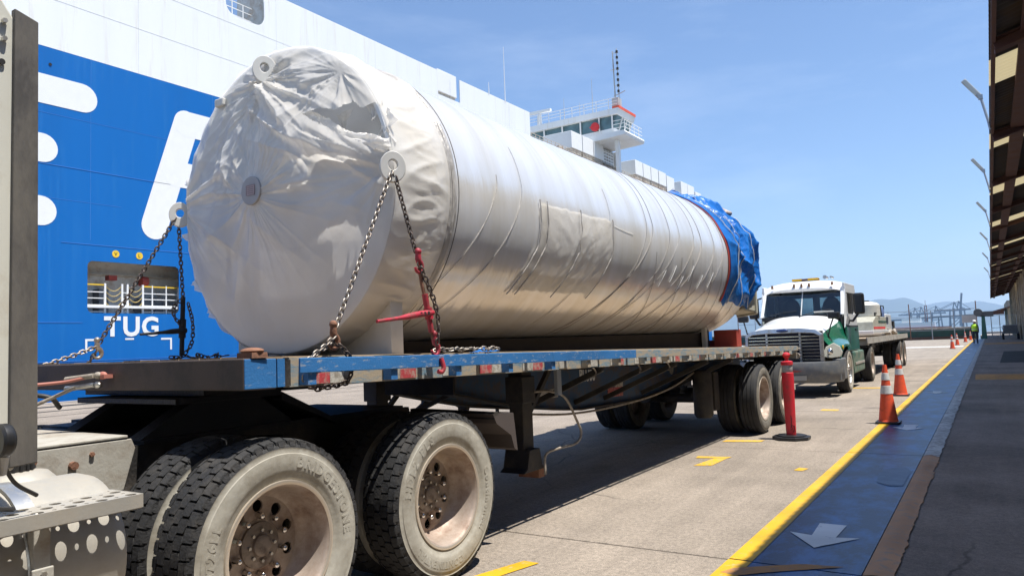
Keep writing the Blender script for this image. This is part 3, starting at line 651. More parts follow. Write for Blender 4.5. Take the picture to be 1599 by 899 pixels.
def tyre_mesh(name, parent, R=TYRE_R, tread='block', dusty=True, n=72, letters=()):
    s = R/.52; w = .138
    side = [(.308, .105), (.318, .118), (.335, .126), (.352, .1295), (.356, .1325), (.372, .1365), (.400, .1405), (.425, .1405), (.447, .138), (.450, .1345), (.468, .130), (.476, .1325), (.482, .129), (.488, .124)]
    side = [(r*s if r > .33 else r, x) for r, x in side]
    prof = side+[((.500 if tread == 'block' else .508)*s, .112)]; ms = [0]*(len(side)-3)+[1]*3
    if tread == 'rib':
        for x in (.105, .06, .058, .048, .046, .004, .002, -.006, -.008, -.05, -.052, -.062, -.064, -.105):
            deep = x in (.058, .048, .002, -.006, -.052, -.062)
            prof.append((.518*s-(.012 if deep else 0)-.002*abs(x)*20, x)); ms.append(1)
        prof.append((.508*s, -.112)); ms.append(1)
    else: prof.append((.500*s, -.112)); ms.append(1)
    prof += [(r, -x) for r, x in reversed(side)]; ms += [1]*3+[0]*(len(side)-3)
    mb = MB().lathe(prof, (0, 0, 0), 'x', n, mis=ms)
    ty = mb.build(name, ['sidewall' if dusty else 'sidewall_dark', 'rubber'], parent, smooth=35)
    if tread == 'block':
        tb = MB(); cnt = 46; da = 2*math.pi/cnt
        cols = [(-.122, -.083, 0), (-.072, -.029, .5), (-.019, .019, 0), (.029, .072, .5), (.083, .122, 0)]
        for x0, x1, of in cols:
            for i in range(cnt):
                a = (i+of)*da; sh = abs(x0+x1) > .15
                def pt(r, t, x): return (x, r*math.cos(t), r*math.sin(t))
                a0, a1 = a+da*.075, a+da*.925; am = (a0+a1)/2; zig = .008
                r0 = .488*s; r1 = .520*s; ro = r1-(.006 if sh else 0)
                xa, xb = (x0, x1)
                ra, rb = (ro-.006 if xa < -.1 else r1), (ro-.006 if xb > .1 else r1)
                q = [(xa, a0, ra), (xa-zig*(not sh), am, ra), (xa, a1, ra), (xb, a1, rb), (xb+zig*(not sh), am, rb), (xb, a0, rb)]
                vs = [pt(r, t, x) for x, t, r in q]+[pt(r0, t, x) for x, t, r in q]
                tb.add(vs, [(0,1,2,3,4,5)]+[(j, (j+1) % 6, 6+(j+1) % 6, 6+j) for j in range(6)])
                if sh:   # lug running down the shoulder
                    sg = 1 if x1 > 0 else -1; t0, t1 = a0+da*.12, a1-da*.2
                    xe, xo = sg*.119, sg*.131
                    tb.add([pt(.513*s, t0, xe), pt(.513*s, t1, xe), pt(.482*s, t1, xo), pt(.482*s, t0, xo), pt(.476*s, t0, sg*.105), pt(.476*s, t1, sg*.105)], [(0,1,2,3), (0,3,4), (1,5,2), (3,2,5,4)])
        tb.build('tread_blocks', 'rubber', parent, kind='stuff')
    for txt, ang, size, rr in letters:
        lm = MB(); pos = 0; xs_ = []
        for ch in txt:
            if ch == ' ': pos += size*.5; continue
            vs, fs, wd = text_geo(ch, size, .0022, .0018); a0 = R_(ang)-(pos+wd/2)/rr
            for_v = []
            for v in vs:
                t = R_(ang)-(pos+v.x)/rr; r = rr+v.y; for_v.append((.1375+v.z+.002, r*math.cos(t), r*math.sin(t)))
            lm.add(for_v, fs); pos += wd+size*.14
        lm.build('sidewall_lettering', 'sidewall' if dusty else 'sidewall_dark', parent)
    return ty
def rim_parts(parent, R=TYRE_R, deep=True, nuts=10, bright=False):
    mm = 'chrome_dull' if bright else 'rim_paint'
    xd = -.055 if deep else .07
    rim = MB().lathe([(.312, .104), (.320, .116), (.318, .127), (.306, .129), (.296, .122), (.288, .108), (.280, .06), (.274, .0), (.262, xd+.035), (.245, xd+.008), (.232, xd)], (0, 0, 0), 'x', 64)
    polar_disc(rim, xd, .125, .232, 10, .188, .030)
    rim.lathe([(.125, xd), (.118, xd+.004), (.10, xd+.004), (.0, xd+.004)], (0, 0, 0), 'x', 32)
    r = rim.build('rim', mm, parent, smooth=40)
    MB().lathe([(.3225, .1175), (.3205, .1295), (.306, .131), (.300, .1265)], (0, 0, 0), 'x', 64).build('rim_lip', 'rim_lip', parent, smooth=50)
    MB().lathe([(.31, .10), (.285, .03), (.272, -.10), (.31, -.115)], (0, 0, 0), 'x', 40).build('inner_barrel', 'hub', parent, smooth=40)
    MB().lathe([(.0, xd-.06), (.225, xd-.06), (.225, xd-.18), (.0, xd-.18)], (0, 0, 0), 'x', 32).build('brake_drum', 'black_matt', parent, smooth=40)
    h = MB().lathe([(.112, xd+.003), (.110, xd+.018), (.092, xd+.024), (.056, xd+.026), (.052, xd+.040), (.042, xd+.046), (.03, xd+.047), (0, xd+.047)], (0, 0, 0), 'x', 28).build('hub', 'hub', parent, smooth=35)
    for i in range(8):
        a = 2*math.pi*i/8; MB().cyl((xd+.024, .074*math.cos(a), .074*math.sin(a)), (xd+.038, .074*math.cos(a), .074*math.sin(a)), .0085, n=6).build('hub_bolt', 'chrome_dull', parent)
    for i in range(nuts):
        a = 2*math.pi*(i+.5)/nuts; p = Vector((0, .142*math.cos(a), .142*math.sin(a)))
        MB().cyl(p+Vector((xd+.002, 0, 0)), p+Vector((xd+.032, 0, 0)), .018, .015, n=6).ell(p+Vector((xd+.034, 0, 0)), .0155, 8, 5).build('wheel_nut', 'chrome' , parent, smooth=40)
    return r
def wheel_at(name_root, proto, loc, mirror=False):
    c = dup(proto, name_root); c.location = Vector(loc)-origin(name_root); c.rotation_euler = (random.uniform(0, 6.28), 0, math.pi if mirror else 0)
    return c
def wheel_group(root, loc, **kw):
    """an empty for the wheel under its vehicle, its pieces below it, built round the origin"""
    w = bpy.data.objects.new('wheel', None); col.objects.link(w); w.parent = root; w.location = Vector(loc)-origin(root); ORG[w] = Vector((0, 0, 0)); w.empty_display_size = .1
    return w

# ================================================================== NEAR TRACTOR
CX = -4.16
tr = thing('tractor_truck', 'dusty white tractor unit at left, coupled under the blue trailer', 'truck', (CX, 1, 0))
# cab rear part (the camera only sees its trailing edge)
cb = MB(); cb.prism([(-1.6, 1.0), (1.235, 1.09), (1.235, 2.66), (1.17, 2.76), (-1.6, 3.3)], 'x', CX-1.30, CX+1.300)
cb.build('sleeper_cab', 'cab_white', tr, bevel=.008)
MB().prism([(1.213, 1.10), (1.302, 1.105), (1.292, 2.695), (1.213, 2.72)], 'x', CX+1.285, CX+1.316).build('side_extender', 'extender', tr, bevel=.004)
MB().prism([(1.213, 1.10), (1.302, 1.105), (1.292, 2.695), (1.213, 2.72)], 'x', CX-1.316, CX-1.285).build('side_extender', 'extender', tr, bevel=.004)
for y, z in ((1.183, 2.665), (1.183, 2.60)): MB().cyl((CX+1.304, y, z), (CX+1.316, y, z), .011, .009, n=6).build('bolt', 'chrome_dull', tr)
MB().cyl((CX+1.304, 1.177, 2.515), (CX+1.309, 1.177, 2.515), .011, n=10).build('bolt_hole', 'black_matt', tr)
lp = MB().lathe([(0, .018), (.04, .016), (.05, .01), (.054, 0), (.054, -.018), (.047, -.026), (0, -.026)], (-2.70, 1.14, 1.21), 'y', 24).build('round_lamp', 'black_plastic', tr, smooth=40)
MB().tube(bez([(-2.71, 1.12, 1.17), (-2.74, 1.13, 1.05), (-2.85, 1.16, .98), (-2.9, 1.25, .95)]), .008, 6).tube(bez([(-2.72, 1.13, 1.16), (-2.78, 1.2, 1.06), (-2.8, 1.28, 1.0)]), .007, 6).build('lamp_cable', 'hose_black', tr)
MB().cyl((-2.72, 1.14, 1.16), (-2.74, 1.14, 1.10), .02, n=8).build('lamp_bracket', 'pvc_white', tr)
# fuel tank with filler cap
ft = MB().lathe([(0, -1.4), (.27, -1.4), (.30, -1.37), (.30, 1.60), (.285, 1.645), (.24, 1.66), (0, 1.665)], (-3.17, 0, .70), 'y', 48).build('fuel_tank', 'aluminium', tr, smooth=35)
MB().lathe([(.16, -.30), (.155, 0.0), (.12, .035), (.06, .045), (0, .045)], (-3.30, 1.42, .985), 'z', 28).build('filler_neck', 'aluminium', tr, smooth=40)
cp = MB(); cp.lathe([(.062, 0), (.066, .005), (.066, .026), (.058, .034), (0, .034)], (-3.30, 1.42, 1.028), 'z', 24)
for i in range(16):
    a = 2*math.pi*i/16; cp.cyl((-3.30+.066*math.cos(a), 1.42+.066*math.sin(a), 1.03), (-3.30+.066*math.cos(a), 1.42+.066*math.sin(a), 1.056), .007, n=6)
cp.build('filler_cap', 'black_plastic', tr, smooth=40)
for y in (.2, 1.32):
    MB().lathe([(.302, -.035), (.309, -.03), (.309, .03), (.302, .035)], (-3.17, y, .70), 'y', 48).build('tank_strap', 'chrome_dull', tr, smooth=40)
    MB().box(-2.895, -2.845, y-.028, y+.028, .60, .905).box(-2.86, -2.838, y-.036, y+.036, .66, .74).build('step_bracket', 'dusty_grey', tr, bevel=.004)
# perforated step over the tank
sx0, sx1, sy0, sy1, sz = -3.02, -2.80, .10, 1.655, .935
st = MB(); nx, ny = 4, 28; dx = (sx1-sx0)/nx; dy = (sy1-sy0)/ny
for i in range(nx):
    for j in range(ny):
        cx_, cy_ = sx0+(i+.5)*dx, sy0+(j+.5)*dy; rad = .0205 if (i+j) % 2 == 0 else .0075; n = 16
        ou = []
        for q in range(n):
            t = 2*math.pi*q/n+math.pi/4; c, s_ = math.cos(t), math.sin(t); k = 1/max(abs(c), abs(s_)); ou.append((cx_+c*k*dx/2, cy_+s_*k*dy/2))
        inn = [(cx_+rad*math.cos(2*math.pi*q/n+math.pi/4), cy_+rad*math.sin(2*math.pi*q/n+math.pi/4)) for q in range(n)]
        vs = [(*p, sz) for p in ou]+[(*p, sz) for p in inn]+[(*p, sz-.004) for p in inn]
        st.add(vs, [(q, (q+1) % n, n+(q+1) % n, n+q) for q in range(n)]+[(n+q, n+(q+1) % n, 2*n+(q+1) % n, 2*n+q) for q in range(n)])
st.box(sx1, sx1+.004, sy0, sy1+.004, sz-.05, sz+.001).box(sx0, sx1, sy1, sy1+.004, sz-.05, sz+.001).box(sx0-.004, sx0, sy0, sy1, sz-.05, sz+.001).box(sx1-.015, sx1, sy0, sy1, sz-.054, sz-.05)
st.build('step_plate', 'aluminium', tr, normals=True)
# chassis
for s in (-1, 1):
    x = CX+s*.43
    MB().box(x-.005, x+.005, -1.5, 4.3, .76, 1.0).box(x-.04*(1 if s > 0 else -1), x, -1.5, 4.3, 1.0, 1.01).box(x-.04*(1 if s > 0 else -1), x, -1.5, 4.3, .75, .76).build('frame_rail', 'frame_black', tr)
rp_ = MB(); rp_.prism([(-1.0, .80), (2.10, .80), (2.16, 1.0), (2.14, 1.05), (-1.0, 1.05)], 'x', CX+.438, CX+.45); rp_.build('frame_side_plate', 'dusty_grey', tr, bevel=.004)
MB().cyl((CX+.45, 1.85, .96), (CX+.475, 1.85, .96), .02, n=8).build('plate_bolt', 'rust', tr)
MB().box(CX-.45, CX+.452, -.8, 2.12, 1.056, 1.07).build('catwalk_plate', 'dusty_grey', tr, bevel=.004)
MB().tube(bez([(CX+.45, 1.42, 1.08), (CX+.455, 1.43, 1.0), (CX+.46, 1.44, .93)]), .006, 6).build('plate_cable', 'hose_black', tr)
fw_ = MB(); fw_.box(CX-.50, CX+.50, 2.35, 3.05, 1.20, 1.232); fw_.prism([(3.05, 1.17), (3.5, .98), (3.5, 1.01), (3.05, 1.222)], 'x', CX+.10, CX+.50); fw_.prism([(3.05, 1.17), (3.5, .98), (3.5, 1.01), (3.05, 1.222)], 'x', CX-.50, CX-.10)
fw_.build('fifth_wheel', 'grease', tr, bevel=.004)
fb = MB(); fb.box(CX-.46, CX+.46, 2.2, 4.2, 1.011, 1.03); fb.prism([(2.2, 1.03), (3.2, 1.03), (2.95, 1.20), (2.5, 1.20)], 'x', CX+.30, CX+.42).prism([(2.2, 1.03), (3.2, 1.03), (2.95, 1.20), (2.5, 1.20)], 'x', CX-.42, CX-.30)
for i in range(7): fb.box(CX-.75-.1*i, CX-.45, 2.1+.22*i, 2.3+.22*i, .95, 1.05+.01*i)
fb.box(CX-1.25, CX-.45, 1.2, 4.2, .62, .98); fb.build('fifth_wheel_mount', 'grease', tr)
ax = MB()
for y in (2.43, 3.73):
    ax.cyl((CX-.93, y, .52), (CX+.93, y, .52), .075, n=16); ax.ell((CX, y, .55), (.22, .2, .24), 16, 10)
    for s in (-1, 1):
        ax.box(CX+s*.55-.05, CX+s*.55+.05, y-.45, y+.45, .60, .68); ax.cyl((CX+s*.62, y+.36, .64), (CX+s*.62, y+.36, .98), .13, n=16)
ax.build('drive_axles', 'grease', tr, smooth=40)
MB().box(CX-.42, CX+.42, 4.2, 4.26, .78, .99).box(CX-.42, CX+.42, .6, .7, .8, 1.05).build('cross_member', 'frame_black', tr)
for i in range(5):
    y = .9+i*.26
    for z in (.86, 1.0): MB().cyl((CX+.45, y, z), (CX+.462, y, z), .012, n=6).build('frame_bolt', 'rust', tr)
for y in (.2, 1.32):
    for z in (.68, .72): MB().cyl((-2.838, y, z), (-2.828, y, z), .010, n=6).build('bracket_bolt', 'chrome_dull', tr)
# mud-flap hanger behind the rear drive wheels
for s in (-1, 1):
    xo = CX+s*1.20
    MB().bar((CX+s*.43, 4.34, .97), (xo, 4.34, .955), .05, .05).build('flap_hanger', 'frame_black', tr)
    MB().prism([(4.30, .97), (4.56, .955), (4.60, .68), (4.56, .70), (4.52, .80), (4.34, .90)], 'x', xo-.50*s, xo).build('mud_flap', mat('flap', (.075, .06, .055), .7) and 'flap', tr)
# wheels
w0 = wheel_group(tr, (-3.05, 2.43, .52))
tyre_mesh('tyre', w0, letters=(('BRIDGESTONE', 78, .068, .385), ('M726EL', 188, .06, .385), ('11R22.5', 285, .05, .39)))
rim_parts(w0)
w0.rotation_euler = (R_(0), 0, 0)
w1 = wheel_group(tr, (-3.05, 3.73, .52))
tyre_mesh('tyre', w1, letters=(('HDL2 PLS', 172, .075, .382), ('Continental', 18, .066, .385), ('CONTINENTAL', 285, .055, .39)))
rim_parts(w1)
wi = wheel_group(tr, (-3.40, 2.43, .52)); tyre_mesh('tyre', wi); wi.rotation_euler = (.05, 0, math.pi)
MB().lathe([(.312, .12), (.29, .08), (.29, -.08), (.312, -.12)], (0, 0, 0), 'x', 40).lathe([(.29, -.09), (0, -.09)], (0, 0, 0), 'x', 40).build('rim', 'rim_paint', wi, smooth=40)
def inner(x, y): 
    c = dup(wi, tr); c.location = Vector((x, y, .52))-origin(tr); c.rotation_euler = (random.random(), 0, math.pi if x > CX else 0)
inner(-3.40, 3.73); inner(CX-.76, 2.43); inner(CX-.76, 3.73)
for y in (2.43, 3.73):
    c = dup(w0, tr); c.location = Vector((CX-1.11, y, .52))-origin(tr); c.rotation_euler = (.3, 0, math.pi)
# air lines from the cab to the trailer front
MB().tube(bez([(-4.6, 1.25, 1.36), (-4.35, 1.75, 1.335), (-4.22, 2.02, 1.34), (-4.12, 2.12, 1.36)]), .009, 8).build('air_hose', 'hose_red', tr, smooth=60)
MB().tube(bez([(-4.5, 1.3, 1.1), (-4.4, 1.75, 1.14), (-4.33, 1.95, 1.22), (-4.18, 2.1, 1.31)]), .010, 8).build('air_hose', 'hose_grey', tr, smooth=60)
coil = [(-4.32+.055*math.sin(t), 1.92+.055*math.cos(t)*.6+.0, 1.235-.028*t/ (2*math.pi)*1.9+.035*math.cos(t)) for t in [i*.3 for i in range(84)]]
MB().tube(coil+[(-4.5, 1.7, .9+.13)], .010, 7).build('coiled_hose', 'hose_grey', tr, smooth=60)
MB().tube([(-4.36+.07*math.sin(t), 1.9+.05*math.cos(t), 1.20-.012*t+.04*math.cos(t)) for t in [i*.3 for i in range(46)]], .010, 7).build('coiled_hose', 'hose_black', tr, smooth=60)
MB().tube(bez([(-4.7, 1.4, 1.27), (-4.5, 1.8, 1.285), (-4.3, 2.0, 1.27), (-4.3, 2.08, 1.2)]), .013, 8).build('air_hose', 'hose_black', tr, smooth=60)
for pz, m_ in ((1.365, 'hose_red'), (1.315, 'chrome_dull')):
    MB().cyl((-4.26, 2.09, pz-.012), (-4.06, 2.135, pz+.006), .016, .014, n=10).ell((-4.05, 2.15, pz+.006), (.03, .02, .02), 10, 6).build('air_coupling', 'chrome_dull' if m_ != 'hose_red' else 'hose_grey', tr, smooth=50)
MB().ell((-4.03, 2.165, 1.37), (.035, .02, .022), 10, 6).box(-4.05, -3.99, 2.15, 2.2, 1.355, 1.375).build('air_coupling', 'hose_red', tr, smooth=50)

# ================================================================== TRAILER
SL = .0192
def DZ(y): return 1.436-SL*(y-2.2)
tilt = lambda v: Vector((v.x, v.y, v.z+DZ(v.y)))     # z given relative to the deck line
fl_ = thing('flatbed_trailer', 'worn blue flatbed trailer carrying the wrapped steel vessel', 'trailer', (CX, 2.2, 0))
T0, T1 = 2.2, 13.65
XR, XL = -2.86, -5.46
def TB(): return MB(tilt)
fbm = TB().box(XL+.04, XR-.04, T0, T0+.19, -.148, .0).build('front_beam', 'front_brown', fl_, bevel=.006)
for x in (XR-.039, XL+.039): TB().box(x-.004, x+.004, T0+.004, T0+.184, -.143, -.004).build('corner_plate', 'rail_blue', fl_, bevel=.003)
TB().box(XR-.085, XR-.035, T0+.19, T0+.235, -.14, -.004).build('corner_plate', 'rail_blue', fl_)
TB().box(XR-.10, XR-.07, T0+.24, T0+.30, -.14, -.01).build('corner_post', 'frame_black', fl_)
# deck boards running lengthways, with thin gaps
nb = 13; bw_ = (XR-XL-.24)/nb
for i in range(nb):
    x = XL+.12+i*bw_; zt = random.uniform(-.003, .003)
    TB().box(x+.004, x+bw_-.004, T0+.2, T1-.06, -.035, .008+zt).build('deck_board', 'wood', fl_)
for s, xo in ((1, XR), (-1, XL)):
    xc_ = xo-s*.085
    TB().box(xc_-.006, xc_+.006, T0+.30, T1, -.145, .0).box(xc_, xc_-s*.04, T0+.30, T1, -.006, .002).box(xc_, xc_-s*.04, T0+.30, T1, -.148, -.141).build('side_channel', 'rail_worn', fl_)
    # rub rail in sections
    for a, b, m_ in ((T0+.30, 5.0, 'rail_blue'), (5.0, 6.6, 'rail_blue'), (6.6, T1, 'rail_worn')):
        TB().box(xo-.013, xo, a+.0005, b-.0005, -.078, -.004).build('rub_rail', m_, fl_, bevel=.003)
    y = T0+.36; i = 0
    while y < T1-.1:
        TB().box(xo-.079, xo-.0135, y, y+.055, -.138, -.012).build('stake_pocket', 'rail_worn' if y > 5.5 else 'rail_blue', fl_)
        TB().cyl((xo-.079, y+.33, -.05), (xo-.0135, y+.33, -.05), .022, n=10).build('rail_spool', 'rail_worn' if y > 5.5 else 'rail_blue', fl_)
        y += .61; i += 1
    # reflective strip squares on the channel
    y = T0+.42; i = 0; xt = xc_+s*.0085
    pat = ('tape_red', 'tape_white', None, 'tape_white', 'tape_red', None, 'tape_white', None)
    while y < T1-.2:
        p = pat[i % len(pat)]; ln = .145
        if p: TB().box(xt-.002, xt+.002, y, y+ln-.002, -.137, -.082).build('reflective_square', p, fl_)
        y += ln if p else .26; i += 1
for i in range(28):
    y = T0+.42+i*.4
    TB().box(XL+.09, XR-.09, y-.03, y+.03, -.135, -.037).build('cross_member', 'frame_black', fl_)
# deep main beams, shallow over the fifth wheel
for s in (-1, 1):
    x = CX+s*.30
    pr = [(4.95, -.137), (4.95, -.33), (5.5, -.43), (6.1, -.53), (6.8, -.60), (7.2, -.63), (8.8, -.63), (9.8, -.56), (10.7, -.42), (T1-.1, -.36), (T1-.1, -.137)]
    TB().prism(list(reversed(pr)), 'x', x-.006, x+.006).build('main_beam', 'beam_blue', fl_)
    for (a, b), (c, d) in zip(pr[1:-2], pr[2:-1]): TB().bar((x, a, b), (x, c, d), .14, .016).build('beam_flange', 'frame_black', fl_)
TB().box(CX-.6, CX+.6, T0+.25, 3.35, -.19, -.14).build('kingpin_plate', 'grease', fl_)
TB().box(CX-.38, CX+.38, 4.92, 4.944, -.335, -.137).build('bulkhead_plate', 'frame_black', fl_)
for y in (6.05, 7.17, 7.9, 9.0, 10.0):
    for s in (-1, 1):
        TB().bar((CX+s*.31, y+.03, -.155), (CX+s*1.20, y+.03, -.155), .05, .03).build('outrigger_top', 'frame_black', fl_)
        TB().bar((CX+s*.31, y, -.55), (CX+s*1.20, y, -.165), .05, .05).build('outrigger_strut', 'frame_black', fl_)
# writing and plates on the main beam
q = TB(); text_flat(q, 'PLU06', .20, .002, lambda x, y, z: (CX+.309+z, 7.30+x*.66, -.33+y), .004, .05); q.build('unit_number', 'white_paint', fl_)
TB().box(CX+.307, CX+.311, 6.4, 6.8, -.47, -.38).build('beam_plate', 'tape_white', fl_)
TB().box(CX+.307, CX+.311, 8.0, 8.42, -.55, -.44).build('beam_reflector', 'tape_red', fl_)
TB().box(CX+.307, CX+.3105, 8.2, 8.43, -.44, -.36).build('beam_reflector', 'tape_white', fl_)
TB().lathe([(0, .004), (.075, .004), (.075, 0)], (CX+.307, 10.1, -.28), 'x', 16).build('round_plate', 'tape_white', fl_)
for y in (5.9, 6.9, 7.7): TB().tube(bez([(XR-.13, y, -.14), (XR-.13, y+.05, -.16), (XR-.13, y+.09, -.2), (XR-.13, y+.06, -.23)]), .008, 6).build('tie_hook', 'chain_steel', fl_)
TB().box(XR-.2, XR-.17, 5.35, 5.42, -.36, -.15).build('hanging_strap', 'galv', fl_)
TB().tube(bez([(CX+.56, 5.2, -.5), (CX+.58, 6.6, -.62), (CX+.58, 8.2, -.60), (CX+.6, 9.3, -.5), (CX+.7, 9.9, -.33)]), .012, 6).build('brake_line', 'hose_grey', fl_, smooth=60)
# landing gear
for s in (-1, 1):
    x = CX+s*.81
    lg = TB().box(x-.065, x+.065, 5.20, 5.36, -.86, -.14).box(x-.085, x+.085, 5.18, 5.38, -.42, -.20).build('landing_leg', 'frame_black', fl_, bevel=.006)
    MB().prism([(5.10, .405), (5.46, .405), (5.40, .435), (5.36, .58), (5.20, .58), (5.16, .435)], 'x', x-.12, x+.12).build('sand_shoe', 'frame_black', lg, bevel=.005)
    MB().box(x-.1, x+.1, 5.36, 5.46, .33, .41).build('shoe_wear_bar', 'rust', lg)
    TB().bar((x, 5.36, -.80), (CX+s*.5, 5.95, -.30), .05, .05).bar((x, 5.36, -.55), (x-s*.02, 5.8, -.16), .04, .04).build('leg_brace', 'frame_black', fl_)
TB().bar((CX-.8, 5.28, -.62), (CX+.8, 5.28, -.62), .05, .05).bar((CX-.8, 5.28, -.70), (CX+.3, 5.28, -.26), .035, .035).build('leg_cross_brace', 'frame_black', fl_)
TB().tube(bez([(CX+.9, 5.36, -.33), (CX+1.02, 5.42, -.33), (CX+1.05, 5.62, -.40), (CX+1.05, 5.82, -.62), (CX+1.05, 5.88, -.72), (CX+1.04, 5.80, -.80), (CX+1.0, 5.55, -.82), (CX+.95, 5.42, -.86), (CX+.95, 5.40, -1.02)]), .011, 8).build('crank_handle', 'hose_grey', fl_, smooth=60)
sf = MB()
for y in (6.3, 7.0):
    sf.bar((CX-1.1, y, .95), (CX-1.1, y, .45), .03, .03).bar((CX-.6, y, .95), (CX-.6, y, .45), .03, .03).bar((CX-1.1, y, .46), (CX-.6, y, .46), .03, .03)
sf.bar((CX-.6, 6.3, .46), (CX-.6, 7.0, .46), .03, .03).bar((CX-1.1, 6.3, .46), (CX-1.1, 7.0, .46), .03, .03).build('spare_wheel_cage', 'frame_black', fl_)
# tandem axles
at_ = MB()
for y in (11.25, 12.55):
    at_.cyl((CX-.93, y, .5), (CX+.93, y, .5), .07, n=16)
    for s in (-1, 1): at_.box(CX+s*.5-.05, CX+s*.5+.05, y-.5, y+.5, .58, .66).box(CX+s*.5-.06, CX+s*.5+.06, y-.62, y-.5, .58, .86).cyl((CX+s*.42, y-.15, .55), (CX+s*.42, y-.45, .55), .1, n=14)
at_.box(CX-.56, CX-.44, 10.6, 13.2, .78, .88).box(CX+.44, CX+.56, 10.6, 13.2, .78, .88)
at_.build('tandem_suspension', 'frame_black', fl_, smooth=40)
MB().lathe([(0, -.33), (.10, -.32), (.13, -.27), (.13, .27), (.10, .32), (0, .33)], (CX+.78, 10.0, .66), 'z', 20).build('air_reservoir', 'frame_black', fl_, smooth=40)
MB().box(CX+.66, CX+.9, 10.15, 10.35, .42, .95).build('valve_box', 'frame_black', fl_, bevel=.01)
tw = wheel_group(fl_, (-3.0, 11.25, .505)); tyre_mesh('tyre', tw, .505, 'rib', False, 60); rim_parts(tw, .505)
for x, y, mi_ in ((-3.0, 12.55, 0), (CX-1.16, 11.25, 1), (CX-1.16, 12.55, 1)):
    c = dup(tw, fl_); c.location = Vector((x, y, .505))-origin(fl_); c.rotation_euler = (.7, 0, math.pi*mi_)
ti = wheel_group(fl_, (-3.33, 11.25, .505)); tyre_mesh('tyre', ti, .505, 'rib', False, 48)
MB().lathe([(.312, .12), (.29, .08), (.29, -.08), (.312, -.12)], (0, 0, 0), 'x', 32).lathe([(.29, 0), (0, 0)], (0, 0, 0), 'x', 32).build('rim', 'hub', ti, smooth=40)
for x, y in ((-3.33, 12.55), (CX-.83, 11.25), (CX-.83, 12.55)):
    c = dup(ti, fl_); c.location = Vector((x, y, .505))-origin(fl_)
# rear end
TB().box(XL+.02, XR-.02, T1-.06, T1, -.22, .004).build('rear_beam', 'rail_worn', fl_, bevel=.005)
MB().bar((CX+1.1, T1-.05, 1.02), (CX+1.12, T1+.02, .50), .06, .05).bar((CX-1.1, T1-.05, 1.02), (CX-1.12, T1+.02, .50), .06, .05).bar((CX-1.2, T1+.02, .50), (CX+1.2, T1+.02, .50), .09, .09).build('rear_underrun_bar', 'dusty_grey', fl_)
for s in (-1, 1):
    MB().lathe([(0, .0), (.05, .0), (.05, .03), (0, .035)], (CX+s*.95, T1, 1.10), 'y', 14).build('tail_lamp', 'lens_red', fl_)
    TB().cyl((CX+s*1.27, T1-.02, -.17), (CX+s*1.27, T1+.05, -.17), .05, n=12).build('rear_roller', 'hose_grey', fl_)
    MB().box(CX+s*.62, CX+s*1.2, 13.28, 13.30, .45, 1.05).build('rear_mud_flap', 'black_matt', fl_)
# ================================================================== THE WRAPPED VESSEL
ZC, RT = 2.53, 1.07
TF, TS, TE = 3.48, 4.02, 11.75       # front ring, collar, end of straight shell
vs_ = thing('steel_vessel', 'long white cylindrical vessel wrapped in plastic film on the blue trailer', 'tank', (CX, 3.5, 1.44))
def onshell(y, ph, r=RT): return (CX+r*math.cos(ph), y, ZC+r*math.sin(ph))
def shell(u, v):
    ph = 2*math.pi*u; y = TF+.10+(TE-TF-.10)*v
    ring = 0
    for yr, a in ((4.62, .004), (4.45, .003), (5.95, .002), (7.2, .002)):
        ring += a*math.exp(-((y-yr-.10*math.sin(ph+.6))/.035)**2)
    wr = .0045*N3(math.cos(ph)*2.2, y*.9, math.sin(ph)*2.2)+.003*abs(N3(math.cos(ph)*5+y*2.0, y*2.6, math.sin(ph)*5))*max(0, 1-(y-4)/2.5)
    return onshell(y, ph, RT+ring+wr)
MB().grid(160, 190, shell, wrap=True).build('shell', 'film_shell', vs_, smooth=60)
# dished heads: front one recessed in the skirt, rear one rounded
MB().lathe([(RT-.03, .34), (.98, .26), (.80, .20), (.5, .165), (.25, .15), (0, .147)], (CX, TF, ZC), 'y', 64).build('front_head', 'white_paint', vs_, smooth=60)
MB().lathe([(RT, .0), (RT, .05), (1.045, .22), (.96, .38), (.80, .50), (.55, .60), (.28, .645), (0, .66)], (CX, TE-.02, ZC), 'y', 72).build('rear_head', 'film_shell', vs_, smooth=60)
MB().lathe([(RT-.03, .36), (RT-.03, .0), (RT-.024, -.006), (RT-.002, -.006), (RT+.003, .0), (RT+.003, .12)], (CX, TF, ZC), 'y', 96).build('skirt_ring', 'white_paint', vs_, smooth=40)
# nozzle in the middle of the front head, poking through the film
nzl = MB().lathe([(.085, .36), (.085, -.20), (.10, -.205), (.10, -.245), (.097, -.25), (0, -.25)], (CX, TF, ZC+.03), 'y', 36).build('nozzle', mat('nozzle_grey', (.40, .39, .385), .6) and 'nozzle_grey', vs_, smooth=40)
lb_ = MB().box(CX-.04, CX+.045, TF-.2525, TF-.2505, ZC+.0, ZC+.065); o = lb_.build('nozzle_label', mat('label_pink', (.46, .36, .35), .6) and 'label_pink', nzl)
q = MB()
for i in range(4): q.box(CX-.03, CX+.033, TF-.254, TF-.2528, ZC+.011+i*.013, ZC+.015+i*.013)
q.box(CX-.04, CX+.045, TF-.2545, TF-.2528, ZC-.003, ZC+.0).box(CX-.04, CX+.045, TF-.2545, TF-.2528, ZC+.065, ZC+.068).box(CX-.043, CX-.04, TF-.2545, TF-.2528, ZC, ZC+.065).box(CX+.045, CX+.048, TF-.2545, TF-.2528, ZC, ZC+.065)
q.build('label_print', mat('print_red', (.30, .22, .215), .6) and 'print_red', nzl)
